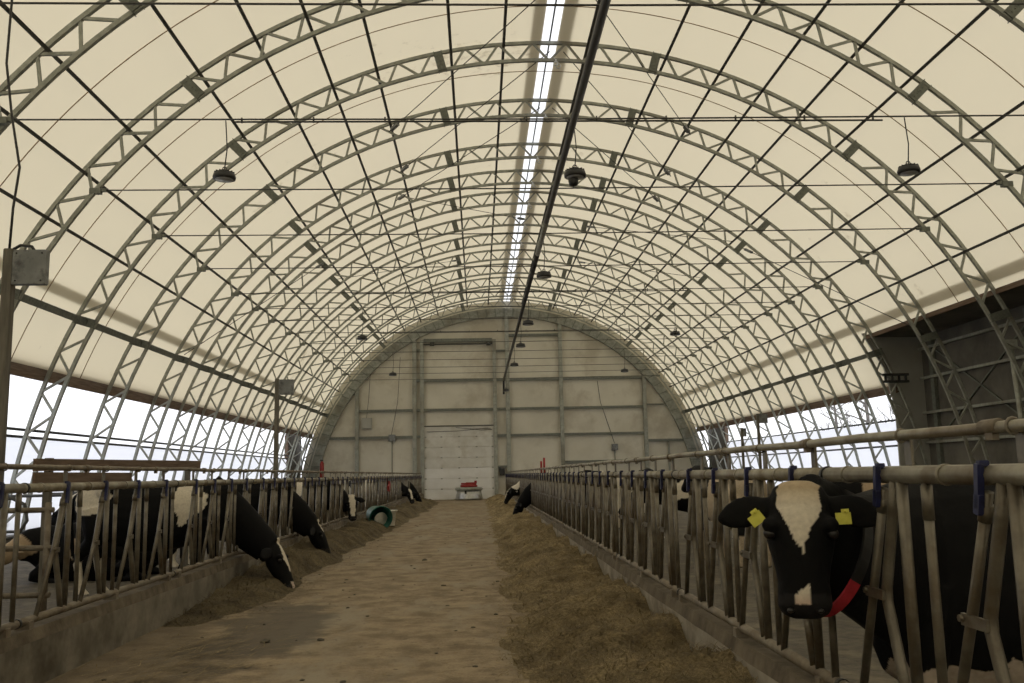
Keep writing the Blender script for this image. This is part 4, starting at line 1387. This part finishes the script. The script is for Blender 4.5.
bm = NB(); bar(bm, (-8.3, 49.4, -0.03), (-8.3, 49.4, 1.3), 0.08, 0.05); obj('stand', bm, M['plate'], o)
# red jacket-like cloth over barrier: red feed scoop
bm = NB()
box(bm, (-2.9, 30.2, 0.98), (0.06, 0.5, 0.16), Matrix.Rotation(0.15, 4, 'X'))
box(bm, (-2.92, 30.5, 1.0), (0.05, 0.18, 0.34), Matrix.Rotation(-0.2, 4, 'X'))
tube(bm, [(-2.96, 30.2, 1.0), (-2.97, 30.2, 1.32)], 0.012, 6)
bmesh.ops.bevel(bm, geom=[e for e in bm.edges if e.calc_length() > 0.03], offset=0.012, segments=2)
tag(obj('red_plate', bm, M['red']), 'dull red plate hung on the far bucket-side barrier above the bucket', 'plate')

# green bucket on its side and the white tub behind it
root = thing('bucket', 'green plastic bucket lying on its side in the alley, pale disc inside', 'bucket', (-2.52, 23.3, 0.05))
m = Matrix.Translation((0, 0, 0.30)) @ Matrix.Rotation(R(24), 4, 'Z') @ Matrix.Rotation(R(98), 4, 'X')
bm = NB()
lathe(bm, [(0.21, -0.28), (0.22, -0.27), (0.285, 0.24), (0.30, 0.245), (0.30, 0.275), (0.275, 0.275), (0.27, 0.24), (0.205, -0.25), (0.0, -0.255)], 30, m)
obj('shell', bm, M['green'], root)
bm = NB()
lathe(bm, [(0.20, -0.26), (0.2, -0.235), (0.0, -0.23)], 24, m @ Matrix.Translation((0.13, -0.09, 0.33)) @ Matrix.Rotation(R(18), 4, 'Y'))
tag(obj('inner_disc', bm, M['white'], root), 'pale round disc')
bm = NB()
tube(bm, [m @ Vector((0.30 * cos(a), 0.30 * sin(a), 0.255)) + Vector((0, 0, -0.01)) for a in [k * pi / 10 for k in range(11)]], 0.008, 6)
obj('handle', bm, M['black'], root)
root = thing('feed_tub', 'small white tub standing just behind the green bucket', 'tub', (-2.30, 24.3, 0.06))
bm = NB()
lathe(bm, [(0.11, 0.0), (0.115, 0.01), (0.15, 0.36), (0.19, 0.37), (0.19, 0.40), (0.14, 0.40), (0.10, 0.02), (0, 0.02)], 24)
obj('shell', bm, M['white'], root)
bm = NB()
tube(bm, [Vector((0.18 * cos(a), 0.18 * sin(a), 0.41)) for a in [k * pi / 8 for k in range(9)]], 0.007, 6)
obj('handle', bm, M['black'], root)

# feed pushing robot before the door
root = thing('feed_pusher', 'round silver feed pusher robot with red top before the white door', 'robot', (-0.50, 49.4, 0.0))
bm = NB()
lathe(bm, [(0.70, 0.03), (0.74, 0.04), (0.735, 0.1), (0.68, 0.34), (0.66, 0.50), (0.60, 0.50), (0.60, 0.1), (0.66, 0.05)], 40)
obj('skirt', bm, M['chrome'], root, True)
bm = NB()
lathe(bm, [(0.0, 0.51), (0.69, 0.51), (0.74, 0.54), (0.75, 0.60), (0.70, 0.66), (0.5, 0.67), (0, 0.68)], 40)
obj('upper_ring', bm, M['galv'], root, True)
bm = NB()
lathe(bm, [(0.46, 0.68), (0.46, 0.76), (0.43, 0.80), (0.0, 0.83)], 32)
box(bm, (0.12, -0.1, 0.86), (0.55, 0.4, 0.14)); box(bm, (0.36, -0.05, 0.93), (0.14, 0.3, 0.16))
box(bm, (-0.26, 0.0, 0.86), (0.3, 0.3, 0.09))
bmesh.ops.bevel(bm, geom=[e for e in bm.edges if e.calc_length() > 0.12], offset=0.02, segments=2)
obj('red_top', bm, M['red'], root)
bm = NB(); box(bm, (-0.17, -0.70, 0.42), (0.1, 0.06, 0.16)); obj('sensor', bm, M['black'], root)
bm = NB()
for k in range(3):
    a = k * 2 * pi / 3 + 0.4
    lathe(bm, [(0.07, -0.03), (0.07, 0.03)], 14, Matrix.Translation((0.4 * cos(a), 0.4 * sin(a), 0.07)) @ Matrix.Rotation(R(90), 4, 'X'))
obj('wheels', bm, M['black'], root)

# small lit fitting near the annex corner is left as a white bracket
# ---------------------------------------------------------------- trees outside
def tree(x, y, h, seed, label):
    rnd = random.Random(seed)
    root = thing('bare_tree', label, 'tree', (x, y, -0.27), 0, 'bare trees outside the annex-side curtain')
    bm = NB()
    pts = [(0, 0, 0), (0.1, 0.05, h * 0.35), (-0.05, 0.1, h * 0.7), (0.05, 0, h)]
    tube(bm, pts, [0.2, 0.15, 0.09, 0.02], 8)
    obj('trunk', bm, M['bark'], root)
    bm = NB()
    def br(p, d, l, r, k):
        q = p + d * l
        tube(bm, [p, p + d * l * 0.5 + Vector((rnd.uniform(-.1, .1), rnd.uniform(-.1, .1), 0.05)) * l, q], [r, r * 0.8, r * 0.5], 5)
        if k:
            for _ in range(3):
                nd = (d + Vector((rnd.uniform(-.8, .8), rnd.uniform(-.8, .8), rnd.uniform(-.2, .7)))).normalized()
                br(p + d * l * rnd.uniform(0.5, 1), nd, l * 0.65, r * 0.5, k - 1)
    for k in range(13):
        z = h * rnd.uniform(0.2, 0.9)
        a = rnd.uniform(0, 2 * pi)
        br(Vector((0, 0, z)), Vector((cos(a), sin(a), rnd.uniform(0.3, 0.9))).normalized(), h * 0.22, 0.05, 2)
    obj('branches', bm, M['bark'], root)
for i, (x, y, h, lab) in enumerate(((22, 44, 8, 'nearest the annex'), (26, 60, 9, 'second from the annex'), (31, 78, 10, 'third from the annex'), (25, 52, 8, 'with the lowest crown, between the first two'))):
    tree(x, y, h, 40 + i, 'bare grey tree outside the open curtain, ' + lab)

# ---------------------------------------------------------------- light, world, camera
w = bpy.data.worlds.new('overcast')
SC.world = w
w.use_nodes = True
nt = w.node_tree
nt.nodes.clear()
out = nt.nodes.new('ShaderNodeOutputWorld')
bg = nt.nodes.new('ShaderNodeBackground')
bg.inputs['Color'].default_value = (0.95, 0.965, 1.0, 1)
bg.inputs['Strength'].default_value = 1.45
nt.links.new(bg.outputs[0], out.inputs[0])

cam = bpy.data.cameras.new('camera')
co = bpy.data.objects.new('camera', cam)
COL.objects.link(co)
F_, yaw, pitch, roll = 913.2582, 0.0396, 0.1439, -0.0200
cam.sensor_fit = 'HORIZONTAL'
cam.sensor_width = 36.0
cam.lens = F_ * 36.0 / 1024.0
cam.clip_start = 0.05
cam.clip_end = 1000
cy, sy, cp, sp = cos(yaw), sin(yaw), cos(pitch), sin(pitch)
Fv = Vector((sy * cp, cy * cp, sp)); Rv = Vector((cy, -sy, 0)); Uv = Rv.cross(Fv)
c_, q_ = cos(roll), sin(roll)
R2, U2 = Rv * c_ + Uv * q_, Uv * c_ - Rv * q_
co.matrix_world = Matrix(((R2.x, U2.x, -Fv.x, 0), (R2.y, U2.y, -Fv.y, 0), (R2.z, U2.z, -Fv.z, 1.33), (0, 0, 0, 1)))
SC.camera = co
SC.view_settings.view_transform = 'Standard'
SC.view_settings.look = 'None'
SC.view_settings.gamma = 1
SC.view_settings.exposure = 0
SC.view_settings.use_curve_mapping = False
SC.cycles.use_denoising = True
SC.cycles.max_bounces = 10
SC.cycles.diffuse_bounces = 6
SC.cycles.transmission_bounces = 8
